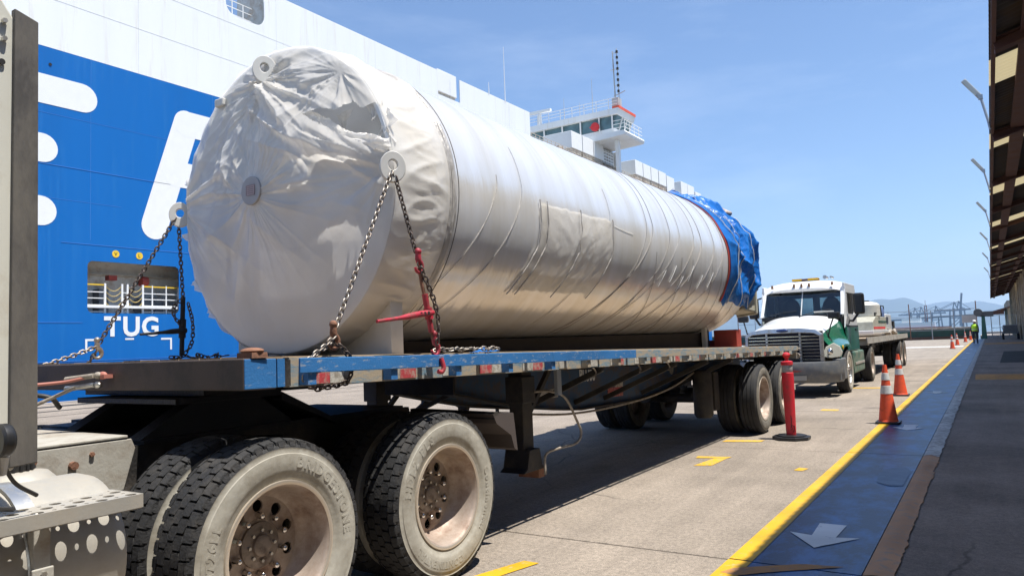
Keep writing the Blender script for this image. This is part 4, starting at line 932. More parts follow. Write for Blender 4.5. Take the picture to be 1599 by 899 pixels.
# film stretched over the front: tents from the ring to the nozzle, torn open at upper right
def tear(x, z):
    """inside the torn opening?"""
    P = [(-3.70, 3.00), (-3.55, 3.02), (-3.42, 2.99), (-3.36, 3.06), (-3.30, 3.0), (-3.16, 3.06), (-3.08, 2.93), (-3.07, 2.78), (-3.13, 2.72), (-3.24, 2.75), (-3.42, 2.84), (-3.58, 2.93)]
    c = False; j = len(P)-1
    for i in range(len(P)):
        if (P[i][1] > z) != (P[j][1] > z) and x < (P[j][0]-P[i][0])*(z-P[i][1])/(P[j][1]-P[i][1])+P[i][0]: c = not c
        j = i
    return c
def ridge(x, y, z, k=2.0, p=2.5): return max(0, 1-abs(N3(x, y, z))*k)**p
def crease(t, k=1.0):   # sharp little ridges
    return 1-abs(2*((t*k) % 1)-1)
ANCH = ((-4.16, 3.36, .9), (-3.08, 2.58, .9), (-5.2, 2.58, .7), (CX, ZC, .8), (-3.5, 3.3, .5))
def face(u, v):
    th = 2*math.pi*u; r = .10+(RT+.012-.10)*v
    x = CX+r*math.cos(th); z = ZC+.03*(1-v)+r*math.sin(th)
    tent = -.05*math.exp(-((r-.10)/.14))-.155*(1-v)**1.1
    fold = 0
    for i, (ax_, az, wt_) in enumerate(ANCH):     # pulls radiating from lugs and nozzle
        d = math.hypot(x-ax_, z-az); an = math.atan2(z-az, x-ax_)
        w = wt_*math.exp(-d/.55)*min(1, d/.12)
        fold -= w*(.085*ridge(math.cos(an)*2.6+i*7, math.sin(an)*2.6, d*.7, 1.9, 1.6)+.028*ridge(math.cos(an)*6+i*3, math.sin(an)*6, d*1.0, 2.2, 1.8))
    big = .07*N3(x*1.3, z*1.3, 4.2)-.045*ridge(x*1.5+.7*N3(x*1.6, z*1.6, 1)+z*.5, z*.9, 1.1, 1.8, 2)-.010*ridge(x*3.6+.8*N3(x*2, z*2, 3), z*2.0, 5.1, 2.0, 2.4)
    calm = .30+.70*max(0, min(1, (z-2.15)/.6))           # stretched flatter low down
    # swag hanging from the top lug across to the right-hand lug
    a = Vector((-4.12, 3.30)); b = Vector((-3.06, 2.66)); d_ = b-a; t = max(0, min(1, (Vector((x, z))-a).dot(d_)/d_.length_squared)); c = a+d_*t; c.y -= .10*math.sin(math.pi*t)
    ds = (Vector((x, z))-c).length; below = 1 if z < c.y else .25
    swag = -.10*math.exp(-(ds/.10)**2)-.06*math.exp(-(ds/.30)**2)*ridge(ds*5, t*2, 3)*below
    y = TF-.006+tent+(fold+big)*calm*(1-v**8)*(1-math.exp(-((r-.1)/.12)**2)*.8)+swag*(1-v**6)
    y -= .02*(1-v**3)
    return (x, min(y, TF+.12), z)
mbf = MB()
def keepf(u, v):
    th = 2*math.pi*u; r = .10+(RT-.09)*v; return not tear(CX+r*math.cos(th), ZC+r*math.sin(th))
mbf.grid(460, 150, face, keep=keepf)
mbf.build('front_film', 'film_clear', vs_, smooth=80)
# rolled-up film along the lower lip of the tear, and torn points hanging into it
rp0 = bez([(-4.10, TF-.10, 3.36), (-3.95, TF-.13, 3.18), (-3.76, TF-.14, 3.02), (-3.55, TF-.13, 2.89), (-3.30, TF-.12, 2.77), (-3.08, TF-.06, 2.72)], 14)
def roll(u, v):
    k = v*(len(rp0)-1); i = min(int(k), len(rp0)-2); p = rp0[i].lerp(rp0[i+1], k-i); a = 2*math.pi*u
    rr = .034+.022*N3(v*7, math.cos(a)*1.5, math.sin(a)*1.5)+.020*crease(u*5+v*2.2+.6*N3(v*5, u*2, 1))+.012*ridge(v*16, math.cos(a)*2, math.sin(a)*2)-.014*(abs(v-.5)*2)**3
    return (p.x+.45*rr*math.cos(a)-.012*math.sin(v*21), p.y+.7*rr*math.sin(a), p.z+1.15*rr*math.cos(a))
MB().grid(40, 110, roll, wrap=True).build('rolled_film', 'film_clear', vs_, smooth=80)
for pts in ([(-3.62, 3.04), (-3.46, 3.06), (-3.50, 2.90)], [(-3.36, 3.08), (-3.18, 3.06), (-3.24, 2.92)], [(-3.16, 3.0), (-3.07, 2.90), (-3.20, 2.80)], [(-3.22, 2.74), (-3.08, 2.76), (-3.12, 2.86)]):
    (a0, b0), (a1, b1), (a2, b2) = pts
    MB().grid(8, 8, lambda u, v: ((a0+(a1-a0)*u)*(1-v)+a2*v+.015*N3(u*5, v*4, a0), TF+.03-.05*v+.03*N3(u*4, v*3, b0), (b0+(b1-b0)*u)*(1-v)+b2*v)).build('torn_point', 'film_clear', vs_, smooth=80)
# film turned back over the ring and taped down at the collar
def backwrap(u, v):
    ph = 2*math.pi*u; y = TF-.004+(TS+.06-TF)*v
    n = N3(math.cos(ph)*3, math.sin(ph)*3, y*1.2)
    rr = RT+.014+.012*math.sin(math.pi*v)+(.016*ridge(math.cos(ph)*7+y*2.2, math.sin(ph)*7-y*1.5, y*.6, 2, 3)+.014*ridge(math.cos(ph)*3-y, math.sin(ph)*3+y, y*1.2)+.007*ridge(math.cos(ph)*16+y*4, math.sin(ph)*16, y*1.5, 2, 3))*math.sin(math.pi*min(1, v*1.08))+.02*n*math.sin(math.pi*v)
    if math.cos(ph) < 0: rr += .035*max(0, N3(ph*3.1, 2, 8))*(1-v)+.02*crease(u*27)*(1-v)
    return (CX+rr*math.cos(ph), y+(.012*N3(ph*6, 9, 1) if v == 0 else 0), ZC+rr*math.sin(ph))
MB().grid(460, 40, backwrap, wrap=True).build('turned_film', 'film_clear', vs_, smooth=80)
def collar(u, v):
    ph = 2*math.pi*u; a = math.pi*v; n = .008*N3(math.cos(ph)*7, math.sin(ph)*7, v*3)
    return onshell(TS+.10*(v-.2)+.03*math.sin(ph*2+1), ph, RT+.006+(.022+n)*math.sin(a)+.006*abs(math.sin(a*3)))
MB().grid(180, 13, collar, wrap=True).build('collar_band', mat('collar_film', (.50, .47, .43), .35, metal=.2, bump=.5, bscale=14, var=.3, scale=6, stretch=(1, 4, 1)) and 'collar_film', vs_, smooth=80)
for dy, w_ in ((.012, .004), (.088, .0035)): MB().tube([onshell(TS+dy+.03*math.sin(p*2+1), p, RT+.022) for p in [2*math.pi*i/120 for i in range(120)]], w_, 6, True).build('collar_cord', 'line_dark', vs_, smooth=60)
# loose flaps on the left edge
for (y, z, s) in ((3.42, 2.85, 1), (3.40, 2.42, .8), (3.44, 2.05, 1.1), (3.45, 1.82, .9)):
    def flap(u, v, y=y, z=z, s=s):
        x = CX-math.sqrt(max(.01, RT**2-(z-ZC)**2))
        return (x+.07-.15*s*v+.03*N3(u*3+y, v*3, z), y+.03+.05*N3(u*4, v*2, z)+.1*u, z+(u-.5)*.22*s*(1-.6*v)+.04*v*N3(z, u*3, v))
    MB().grid(9, 7, flap).build('film_flap', 'film_clear', vs_, smooth=80)
# lifting and tie-down lugs
def lug(name, c, ang, rad=.088):
    """disc plate with an eye; ang = direction (in XZ) the plate sticks out"""
    c = Vector(c); mb = MB(); n = 28; th = .020
    nrm = Vector((.80, -.60, 0)); ex = Vector((.60, .80, 0)); ez = Vector((0, 0, 1))
    outl = []; inn = []
    for i in range(n):
        t = 2*math.pi*i/n; outl.append((rad*.92*math.cos(t), rad*1.12*math.sin(t))); inn.append((.03*math.cos(t), .034*math.sin(t)+.012))
    vs = []
    for sgn in (-1, 1):
        for a, b in outl+inn: vs.append(c+ex*a+ez*b+nrm*sgn*th)
    m2 = 2*n; fs = []
    for i in range(n):
        j = (i+1) % n
        fs += [(i, j, n+j, n+i), (m2+i, m2+n+i, m2+n+j, m2+j), (i, m2+i, m2+j, j), (n+i, n+j, m2+n+j, m2+n+i)]
    mb.add(vs, fs)
    d = Vector((math.cos(ang), 0, math.sin(ang)))
    mb.bar(c-d*.06+Vector((0, .06, 0)), c-d*.05+Vector((0, .30, 0)), .035, .11)
    return mb.build('lug', 'pvc_white', vs_, smooth=40, bevel=.004)
lug('lug', (-3.045, 3.42, 2.575), 0); lug('lug', (-5.30, 3.45, 2.565), math.pi); lug('lug', (CX-.0, 3.36, 3.44), math.pi/2)
MB().box(CX-.60, CX-.50, 3.38, 3.46, 3.30, 3.36).build('edge_clip', 'pvc_white', vs_, bevel=.01)
# dark edges where the film overlaps, running round the shell and sweeping forward below
mat('seam_grey', (.24, .22, .20), .55)
def loop(y0, lean, r=.0035, m_='line_dark', p0=-80, p1=100, wob=.02, seed=0):
    pts = []
    for i in range(61):
        ph = R_(p0+(p1-p0)*i/60); s = math.sin(ph)
        y = y0+lean*max(0, -s+.15)**1.3*(-1)+.05*s+wob*N3(ph*1.5, seed, y0)
        pts.append(onshell(y, ph, RT+.006))
    MB().tube(pts, r, 5).build('film_seam', m_, vs_, smooth=60)
for i, (y, le) in enumerate(((7.62, .9), (7.80, 1.2), (8.30, 1.0), (8.62, 1.3), (9.15, 1.3), (9.42, 1.2), (9.98, 1.2), (10.38, 1.2))): loop(y, le, (.0022, .003, .0026, .002)[i % 4], 'seam_grey', -80, (88, 60, 100, 75)[i % 4], .045, i)
for i, y in enumerate((7.8, 8.6, 9.0, 9.8, 10.2, 10.7, 11.1)): loop(y, -.35, .0022, 'seam_grey', -85, -6, .06, i+20)
for y, a, b in ((4.66, -70, 12), (5.02, -60, 30), (6.66, -60, 24)): loop(y, .75, .0022, 'collar_film', a, b, .015, y)
for i, (y, a) in enumerate(((8.2, -16), (8.5, -12), (8.8, -18), (9.1, -10), (9.5, -15), (9.9, -12), (7.6, -35))):
    MB().tube([onshell(y-.10+.02*j, R_(a-2.2*(5-j)), RT+.008) for j in range(6)], .004, 5).build('film_fold', 'line_light', vs_)
for pts in ([(6.75, 3), (7.0, 1.8), (7.2, 1.2)],):
    MB().tube(bez([onshell(y, R_(a), RT+.006) for y, a in pts], 8), .002, 5).build('film_seam', 'line_light', vs_)
# crumpled repair patch on the side
def rep(u, v):
    y = 5.30+1.38*u+(.05*N3(v*4, 1, 2)+.012*N3(v*17, 1, 2))*(abs(u-.5)*2); ph = R_(-36+41*v+(2.5*N3(u*4, 8, 1)+.6*N3(u*17, 8, 1))*(abs(v-.5)*2))
    y -= .42*max(0, .55-v)
    e = math.sin(math.pi*u)**.7*math.sin(math.pi*v)**.7
    fold = .012*abs(N3((u-.5)*9*(1.2-v), v*3, 3))+.014*ridge((u-.45)*7*(1.6-v), v*2.2, 4, 2, 2.5)+.008*crease((u-.45)*5*(1.5-v)+v*1.3+.3*N3(u*3, v*3, 5))+.003*N3(u*16, v*11, 2)
    return onshell(y, ph, RT+.007+fold*e*.8)
MB().grid(90, 70, rep).build('repair_patch', 'film_patch', vs_, smooth=80)
for y in (5.28, 5.40): MB().tube([onshell(y-.42*max(0, .55-v)+.012*N3(v*9, y, 0), R_(-38+44*v), RT+.016) for v in [i/30 for i in range(31)]], .006, 5).build('patch_edge', 'collar_film', vs_)
for y in (5.98, 6.70): MB().tube([onshell(y-.42*max(0, .55-v)+.02*N3(v*7, y, 0), R_(-38+44*v), RT+.03 if y < 6.5 else RT+.012) for v in [i/30 for i in range(31)]], .005, 5).build('patch_edge', 'collar_film', vs_)
def smear(y0, y1, a0, a1, s):
    MB().grid(12, 8, lambda u, v: onshell(y0+(y1-y0)*u+.05*N3(v*6, s, 0), R_(a0+(a1-a0)*v+2*N3(u*5, s, 3)), RT+.0065)).build('dirt_smear', mat('smear', (.42, .37, .30), .6, var=.3, scale=20) and 'smear', vs_, smooth=60)
for s in (-1, 1):
    MB().add([(CX+s*.30+dx, y, z) for y in (4.0, 11.2) for dx, z in ((-.09, DZ(y)+.009), (.09, DZ(y)+.009), (.09, 1.50), (-.09, 1.50))], [(0,1,2,3), (7,6,5,4), (0,4,5,1), (1,5,6,2), (2,6,7,3), (3,7,4,0)]).build('skid_timber', mat('timber_dark', (.05, .04, .033), .85) and 'timber_dark', vs_)
# bottom stand, saddles
for y, m_, a0_ in ((3.72, 'pvc_white', 222), (11.35, 'black_matt', 246)):
    ztop = [(CX+RT*math.cos(a)*1.004, ZC+RT*math.sin(a)*1.004) for a in [R_(a0_+i*(270-a0_)/6) for i in range(13)]]
    zb = DZ(y)+.008
    MB().prism([(ztop[0][0], zb), (ztop[-1][0], zb)]+[p for p in reversed(ztop)], 'y', y, y+.12).build('saddle', m_, vs_, bevel=.004)
MB().box(CX+.50, CX+.86, 11.5, 11.75, DZ(11.6)+.01, DZ(11.6)+.28).build('support_block', 'steel_red', vs_, bevel=.01)
MB().box(CX+.44, CX+.50, 11.1, 11.2, DZ(11.2)+.01, 1.72).build('support_post', 'pvc_white', vs_)
MB().box(CX+.2, CX+.62, 11.9, 12.2, DZ(12)+.01, DZ(12)+.13).build('support_block', 'steel_red', vs_, bevel=.01)
# blue tarpaulin over the rear end, its red hem band, white cords
def tarp(u, v):
    ph = R_(-33+246*u); s = math.sin(ph); c = math.cos(ph)
    yf = 10.62-.30*max(0, s)**2.2+.05*N3(ph*4, 2, 5)
    y = yf+(12.86-yf)*v
    t = max(0, min(1, (y-11.25)/1.62)); r = (RT+.016)*math.sqrt(max(.03, 1-t**3.4))
    q = .5*N3(ph*1.2, y*.8, 1)
    hang = .6+.4*(1-abs(s))              # deeper folds where the sheet hangs down the side
    fold = .115*hang*ridge(y*2.1+q, ph*.7, 3.1, 2, 1.8)+.075*ridge(ph*2.2+y*.8, y*1.1+q, 7.7, 2, 2.2)+.04*ridge(y*4.6+q*2, ph*1.9, 2.2, 2, 2.5)+.016*ridge(ph*7, y*6, 5, 2, 3)-.045
    r += fold*min(1, v*4+.10)*(1 if y < 12.3 else .7)
    z = ZC+r*s-(.10*N3(y*3.3, 1, 1)+.04*N3(y*9, 1, 1)+.14*max(0, y-11.6) if u < .03 else 0)
    return (CX+r*c, y+.05*N3(ph*3, y*2, 8)*v, z)
tp = MB().grid(260, 150, tarp).build('blue_tarpaulin', 'tarp_blue', vs_, smooth=80)
def hem(u, v):
    ph = R_(-33+150*u); s = math.sin(ph); yf = 10.62-.30*max(0, s)**2.2+.05*N3(ph*4, 2, 5)
    return onshell(yf-.06+.12*v, ph, RT+.012)
MB().grid(60, 3, hem).build('red_band', mat('band_red', (.42, .05, .03), .6) and 'band_red', tp, smooth=60)
for y0, le in ((10.85, -1.3), (11.15, -.9), (11.75, -.15)):
    pts = []
    for i in range(50):
        ph = R_(-33+200*i/49); s = math.sin(ph); y = y0+le*.25*max(0, s)**2.2+.06*N3(ph*2, y0, 3); q = tarp(i/49*200/246, max(0, min(1, (y-(10.62-.30*max(0, s)**2.2))/(12.86-(10.62-.30*max(0, s)**2.2)))))
        pts.append(Vector(q)+Vector((math.cos(ph), 0, math.sin(ph)))*.02)
    MB().tube(pts, .007, 5).build('tarp_cord', 'rope_white', tp, smooth=60)
for c, r_ in (((CX+.66, 11.85, 3.40), (.10, .2, .09)), ((CX+.74, 12.05, 3.28), (.08, .13, .07)), ((CX+.62, 12.72, 2.98), (.06, .12, .05)), ((CX+.78, 12.70, 2.55), (.04, .06, .04))):
    mb = MB().ell(c, r_, 18, 12); mb.v = [v+(v-Vector(c))*.6*N3(v.x*14, v.y*14, v.z*14) for v in mb.v]
    mb.build('bundled_wrap', mat('bundle', (.42, .35, .31), .8, var=.35, scale=12, dirt=((.16, .08, .06), .5, 9)) and 'bundle', tp, smooth=70)
# square flanged nozzle low on the rear head
fr = MB().bar((CX+.66, 12.0, 2.02), (CX+.80, 12.36, 1.97), .36, .38, 0, (0, .25, 1)).build('rear_nozzle', 'beige_panel', vs_, bevel=.03)
MB().bar((CX+.795, 12.35, 1.972), (CX+.812, 12.39, 1.966), .42, .44, 0, (0, .25, 1)).build('nozzle_flange', 'beige_panel', fr, bevel=.02)
MB().bar((CX+.811, 12.388, 1.966), (CX+.818, 12.404, 1.964), .30, .32, 0, (0, .25, 1)).build('nozzle_cover', mat('cover_dark', (.25, .235, .18), .7) and 'cover_dark', fr)

# ================================================================== CHAINS AND BINDERS
def chain(name, label, pts, m_='chain_steel', pitch=.031, group=None, slack=0, wire=.0050, parent=None):
    P = [Vector(p) for p in pts]; L_ = [0]
    for a, b in zip(P[:-1], P[1:]): L_.append(L_[-1]+(b-a).length)
    n = max(2, int(L_[-1]/pitch)); mb = MB()
    def at(s):
        s = max(0, min(L_[-1], s)); 
        for i in range(len(P)-1):
            if s <= L_[i+1]: return P[i]+(P[i+1]-P[i])*((s-L_[i])/max(1e-6, L_[i+1]-L_[i]))
        return P[-1]
    hl, hw = pitch*.5+wire, .0128
    for k in range(n):
        c = at((k+.5)*pitch); d = (at((k+.5)*pitch+.01)-at((k+.5)*pitch-.01))
        if d.length < 1e-6: continue
        d.normalize(); a = d.cross(Vector((.3, .2, 1)))
        if a.length < .1: a = d.cross(Vector((1, 0, 0)))
        a.normalize(); b = d.cross(a); tw = R_(40)+(math.pi/2 if k % 2 else 0)+random.uniform(-.2, .2)+slack*random.uniform(-1, 1); s = a*math.cos(tw)+b*math.sin(tw)
        ring = []
        for i in range(14):
            t = 2*math.pi*i/14; x = math.cos(t); y = math.sin(t); xx = (hl-hw)*(1 if x > 0.01 else -1 if x < -.01 else 0)+hw*x
            ring.append(c+d*xx+s*(hw*y))
        mb.tube(ring, wire, 6, True)
    o = mb.build(name, m_, parent, smooth=70)
    if label: tag(o, label, 'chain', group)
    return o
GC = 'chains lashing the vessel'
RL = Vector((-3.035, 3.40, 2.545))
def hook(c, m_, r=.045, roty=0, parent=None, label=None, name='grab_hook'):
    c = Vector(c); pts = [c+Vector((0, .0, .09)), c+Vector((0, .0, .05))]+[c+Vector((0, r*.9*math.sin(t), r*math.cos(t))) for t in [R_(10+i*28) for i in range(10)]]
    rs = [.016, .020]+[.019-.0012*i for i in range(10)]
    o = MB().tube(pts, .015, 8, rs=rs).ell(c+Vector((0, 0, .095)), .022, 10, 6).build(name, m_, parent, smooth=60)
    return o
c1 = chain('lashing_chain', 'bright steel chain slanting left from the vessel\'s right-hand lug to the trailer rail', [RL, (-2.93, 2.80, 1.565)], group=GC)
h1 = hook((-2.925, 2.785, 1.50), 'rust', .033, parent=c1)
chain('chain_tail', None, [(-2.92, 2.79, 1.53), (-2.905, 2.70, 1.475), (-2.90, 2.62, 1.435), (-2.905, 2.58, 1.40), (-2.905, 2.565, 1.30)], parent=c1)
chain('chain_tail', None, [(-2.92, 2.79, 1.51), (-2.91, 2.84, 1.46), (-2.905, 2.885, 1.415), (-2.915, 2.90, 1.33), (-2.915, 2.87, 1.285), (-2.915, 2.78, 1.272), (-2.92, 2.66, 1.265), (-2.95, 2.60, 1.275)], 'chain_dark', parent=c1, slack=.5)
c2 = chain('lashing_chain', 'brown steel chain dropping from the right-hand lug to the red binder', [RL+Vector((0, .02, 0)), (-2.915, 3.475, 2.01)], 'chain_dark', group=GC)
chain('chain_tail', None, bez([(-2.905, 3.475, 1.97), (-2.885, 3.52, 1.86), (-2.87, 3.57, 1.74), (-2.865, 3.60, 1.62), (-2.865, 3.59, 1.52), (-2.87, 3.585, 1.44)], 5), 'chain_dark', parent=c2)
b1 = thing('load_binder', 'red ratchet binder with long lever on the chain at the trailer\'s near side', 'load binder', (-2.9, 3.56, 1.43))
MB().tube([(-2.91, 3.485, 1.94), (-2.905, 3.50, 1.84), (-2.90, 3.52, 1.76)], .011, 8).build('screw_rod', 'rust', b1, smooth=50)
MB().tube([(-2.893, 3.565, 1.56), (-2.89, 3.575, 1.50)], .011, 8).build('screw_rod', 'rust', b1, smooth=50)
MB().cyl((-2.90, 3.52, 1.78), (-2.893, 3.565, 1.545), .019, .017, n=14).cyl((-2.897, 3.54, 1.695), (-2.894, 3.552, 1.625), .026, n=14).build('barrel', 'binder_red', b1, smooth=50)
MB().tube([(-2.885, 3.57, 1.665), (-2.88, 3.43, 1.652), (-2.875, 3.33, 1.638), (-2.87, 3.25, 1.628), (-2.86, 3.05, 1.608)], .012, 8, rs=[.020, .020, .019, .012, .010]).build('lever', 'binder_red', b1, smooth=50)
for i in range(3): MB().cyl((-2.882+.0, 3.44+.035*i, 1.655+.003*i), (-2.862, 3.44+.035*i, 1.655+.003*i), .011, n=8).build('lever_pawl', 'black_matt', b1)
hook((-2.91, 3.48, 1.945), 'binder_red', .034, parent=b1); hook((-2.885, 3.585, 1.44), 'binder_red', .036, parent=b1)
g = thing('rail_hook', 'dark red hook hanging over the face of the blue rub rail', 'hook', (-2.85, 3.62, 1.3))
MB().tube(bez([(-2.852, 3.60, 1.385), (-2.842, 3.605, 1.35), (-2.838, 3.605, 1.32), (-2.842, 3.59, 1.30), (-2.85, 3.565, 1.305)]), .014, 8, rs=None).build('hook_bend', 'binder_red', g, smooth=60)
LL = Vector((-5.31, 3.42, 2.54))
c3 = chain('lashing_chain', 'dark chain slanting left from the vessel\'s left-hand lug across the ship\'s lettering', [LL, (-5.40, 2.86, 1.55)], 'chain_dark', group=GC)
chain('chain_tail', None, [(-5.40, 2.86, 1.55), (-5.41, 2.70, 1.49), (-5.42, 2.50, 1.425), (-5.42, 2.40, 1.41)], 'chain_steel', parent=c3)
chain('chain_tail', None, [(-5.40, 2.86, 1.52), (-5.41, 2.83, 1.47), (-5.42, 2.80, 1.41)], 'chain_dark', parent=c3)
hook((-5.40, 2.86, 1.50), 'chain_steel', .035, parent=c3)
c4 = chain('lashing_chain', 'dark chain hanging straight down from the vessel\'s left-hand lug', [LL+Vector((0, .02, 0)), (-5.42, 3.55, 1.90)], 'chain_dark', group=GC)
chain('chain_tail', None, bez([(-5.42, 3.56, 1.92), (-5.42, 3.48, 1.86), (-5.42, 3.47, 1.78), (-5.42, 3.53, 1.70)], 4), 'chain_dark', parent=c4)
chain('chain_tail', None, bez([(-5.40, 3.58, 1.88), (-5.40, 3.62, 1.72), (-5.40, 3.61, 1.56), (-5.40, 3.54, 1.46)], 4), 'chain_dark', parent=c4)
b2 = thing('load_binder', 'black ratchet binder with lever below the vessel\'s left-hand lug', 'load binder', (-5.42, 3.54, 1.42))
MB().cyl((-5.42, 3.55, 1.93), (-5.42, 3.535, 1.46), .018, n=12).cyl((-5.42, 3.545, 1.75), (-5.42, 3.54, 1.60), .027, n=12).build('barrel', 'black_matt', b2, smooth=50)
MB().tube([(-5.40, 3.56, 1.66), (-5.40, 3.44, 1.652), (-5.40, 3.36, 1.645), (-5.40, 3.18, 1.632)], .012, 8, rs=[.022, .021, .013, .009]).build('lever', 'black_matt', b2, smooth=50)
pile = [(-5.40+.03*math.sin(i*1.7), 3.42+.075*i*.6+.02*math.sin(i*2.9), DZ(3.5)+.022+.014*abs(math.sin(i*1.3))+.018*(i % 3 == 0)) for i in range(13)]
chain('loose_chain', 'dark slack chain heaped on the far edge of the trailer deck', bez(pile, 4), 'chain_dark', slack=.9)
pile = [(-2.955+.022*math.sin(i*1.9), 3.66+.052*i, DZ(3.66+.052*i)+.022+.012*abs(math.sin(i*1.1))) for i in range(15)]
chain('loose_chain', 'slack steel chain lying along the deck edge right of the red binder', bez(pile, 4), 'chain_steel', slack=.9)
# things lying on the deck
bl = MB().box(-3.00, -2.89, 2.24, 2.33, DZ(2.3)+.002, DZ(2.3)+.028); bl.v = [v+Vector((.012*N3(v.y*30, 1, v.z*40), .01*N3(v.x*30, 2, 3), 0)) for v in bl.v]
bl.ell((-2.945, 2.285, DZ(2.3)+.036), (.062, .05, .016), 16, 8)
tag(bl.build('rusty_block', 'rust', None, smooth=50), 'small rusty block on the front corner of the trailer deck', 'block')
rg = MB().grid(10, 8, lambda u, v: (-3.15+.12*u, 4.30+.22*v, DZ(4.4)+.012+.03*math.sin(math.pi*u)*math.sin(math.pi*v)+.012*N3(u*4, v*4, 1)))
tag(rg.build('blue_rag', 'tarp_blue', None, smooth=70), 'small blue plastic scrap at the end of the slack chain on deck', 'plastic scrap')
# ================================================================== SECOND TRUCK
KX = -3.94
t2 = thing('parked_truck', 'white and green day-cab truck parked behind the trailer, facing the camera', 'truck', (KX, 19, 0))
secs = [(17.36, 1.50, 1.06, .80), (17.62, 1.56, 1.14, .82), (18.0, 1.63, 1.17, .98), (18.5, 1.69, 1.20, 1.10), (19.0, 1.76, 1.20, 1.10), (19.42, 1.84, 1.24, .95)]
def loft(cols, m_, name, closed_front=False):
    for s in (-1, 1):
        mb = MB(); n = len(cols(0)); vs = []
        for i in range(len(secs)):
            vs += [(KX+s*x, y, z) for x, y, z in cols(i)]
        mb.add(vs, [(i*n+j, i*n+j+1, (i+1)*n+j+1, (i+1)*n+j) for i in range(len(secs)-1) for j in range(n-1)])
        o = mb.build(name, m_, t2, smooth=45)
        so_ = o.modifiers.new('subd', 'SUBSURF'); so_.levels = so_.render_levels = 2
def hoodc(i):
    y, zt, zf, zb = secs[i]; k = i/5
    return [(0, y-.04*(i == 0), zt+.02), (.4, y-.03*(i == 0), zt+.015), (.68, y, zt-.03), (.80+.08*k, y+.02, zt-.13)]
def fendc(i):
    y, zt, zf, zb = secs[i]; k = i/5; sw = .30*(1-min(1, i/3))
    return [(.80+.08*k, y+.02, zt-.13), (.83+.09*k, y+.02+.05*(i < 2), zt-.22), (.90+.06*k, y+sw*.4, zf+.10), (1.02+.02*k, y+sw, zf-.02), (1.10, y+sw*1.25, (zf+zb)/2), (1.10, y+sw*1.25, zb)]
loft(hoodc, 'truck_white', 'hood'); loft(fendc, 'green_paint', 'fender')
# grille
gf = MB(); 
gf.box(KX-.82, KX+.82, 17.40, 17.5, .70, 1.47); gf.build('grille_back', mat('grille_dark', (.012, .014, .03), .5) and 'grille_dark', t2)
fr_ = MB()
P0 = [(-.84, .68), (-.84, 1.40), (-.70, 1.50), (-.35, 1.545), (.35, 1.545), (.70, 1.50), (.84, 1.40), (.84, .68)]; P1 = [(-.77, .73), (-.77, 1.36), (-.66, 1.42), (-.35, 1.44), (.35, 1.44), (.66, 1.42), (.77, 1.36), (.77, .73)]
vs = [(KX+a, 17.31, b) for a, b in P0]+[(KX+a, 17.29, b) for a, b in P1]+[(KX+a, 17.42, b) for a, b in P1]+[(KX+a, 17.42, b) for a, b in P0]
n = 8; fs = []
for i in range(n):
    j = (i+1) % n; fs += [(i, j, n+j, n+i), (n+i, n+j, 2*n+j, 2*n+i), (3*n+i, 3*n+j, j, i)]
fr_.add(vs, fs); fr_.build('grille_surround', 'chrome_dull', t2, bevel=.01)
for i in range(9): MB().box(KX-.77, KX+.77, 17.325, 17.36, .765+i*.073, .780+i*.073).build('grille_bar', 'chrome', t2)
for x in (-.36, .36): MB().box(KX+x-.02, KX+x+.02, 17.325, 17.40, .72, 1.45).build('grille_rib', 'chrome_dull', t2)
MB().ell((KX, 17.27, 1.50), (.13, .02, .035), 18, 8).build('emblem', mat('emblem_blue', (.06, .10, .25), .25, metal=.5) and 'emblem_blue', t2, smooth=60)
# bumper
def bmp(u, v):
    t = u*2-1; prof = [(.02, .80), (0, .76), (0, .55), (.05, .40), (.12, .33)][int(round(v*4))]
    y = 17.08+prof[0]+.55*abs(t)**5+.10*abs(t)**2
    return (KX+1.17*t*(1-.04*(v > .9)), y, prof[1])
MB().grid(33, 5, bmp).build('bumper', 'bumper_grey', t2, smooth=50)
MB().box(KX+.95, KX+1.12, 17.6, 18.42, .36, .84).box(KX-1.12, KX-.95, 17.6, 18.42, .36, .84).build('bumper_end', 'bumper_grey', t2, bevel=.03)
MB().box(KX-.9, KX+.9, 17.5, 17.9, .45, .75).build('chassis_front', 'black_matt', t2)
MB().prism([(KX+.0, .52), (KX+.42, .60), (KX+.0, .66)], 'y', 17.066, 17.075).build('bumper_sticker', mat('sticker', (.30, .06, .05), .6) and 'sticker', t2)
MB().box(KX+.1, KX+.5, 17.066, 17.074, .40, .50).build('number_plate', mat('plate', (.35, .33, .28), .6) and 'plate', t2)
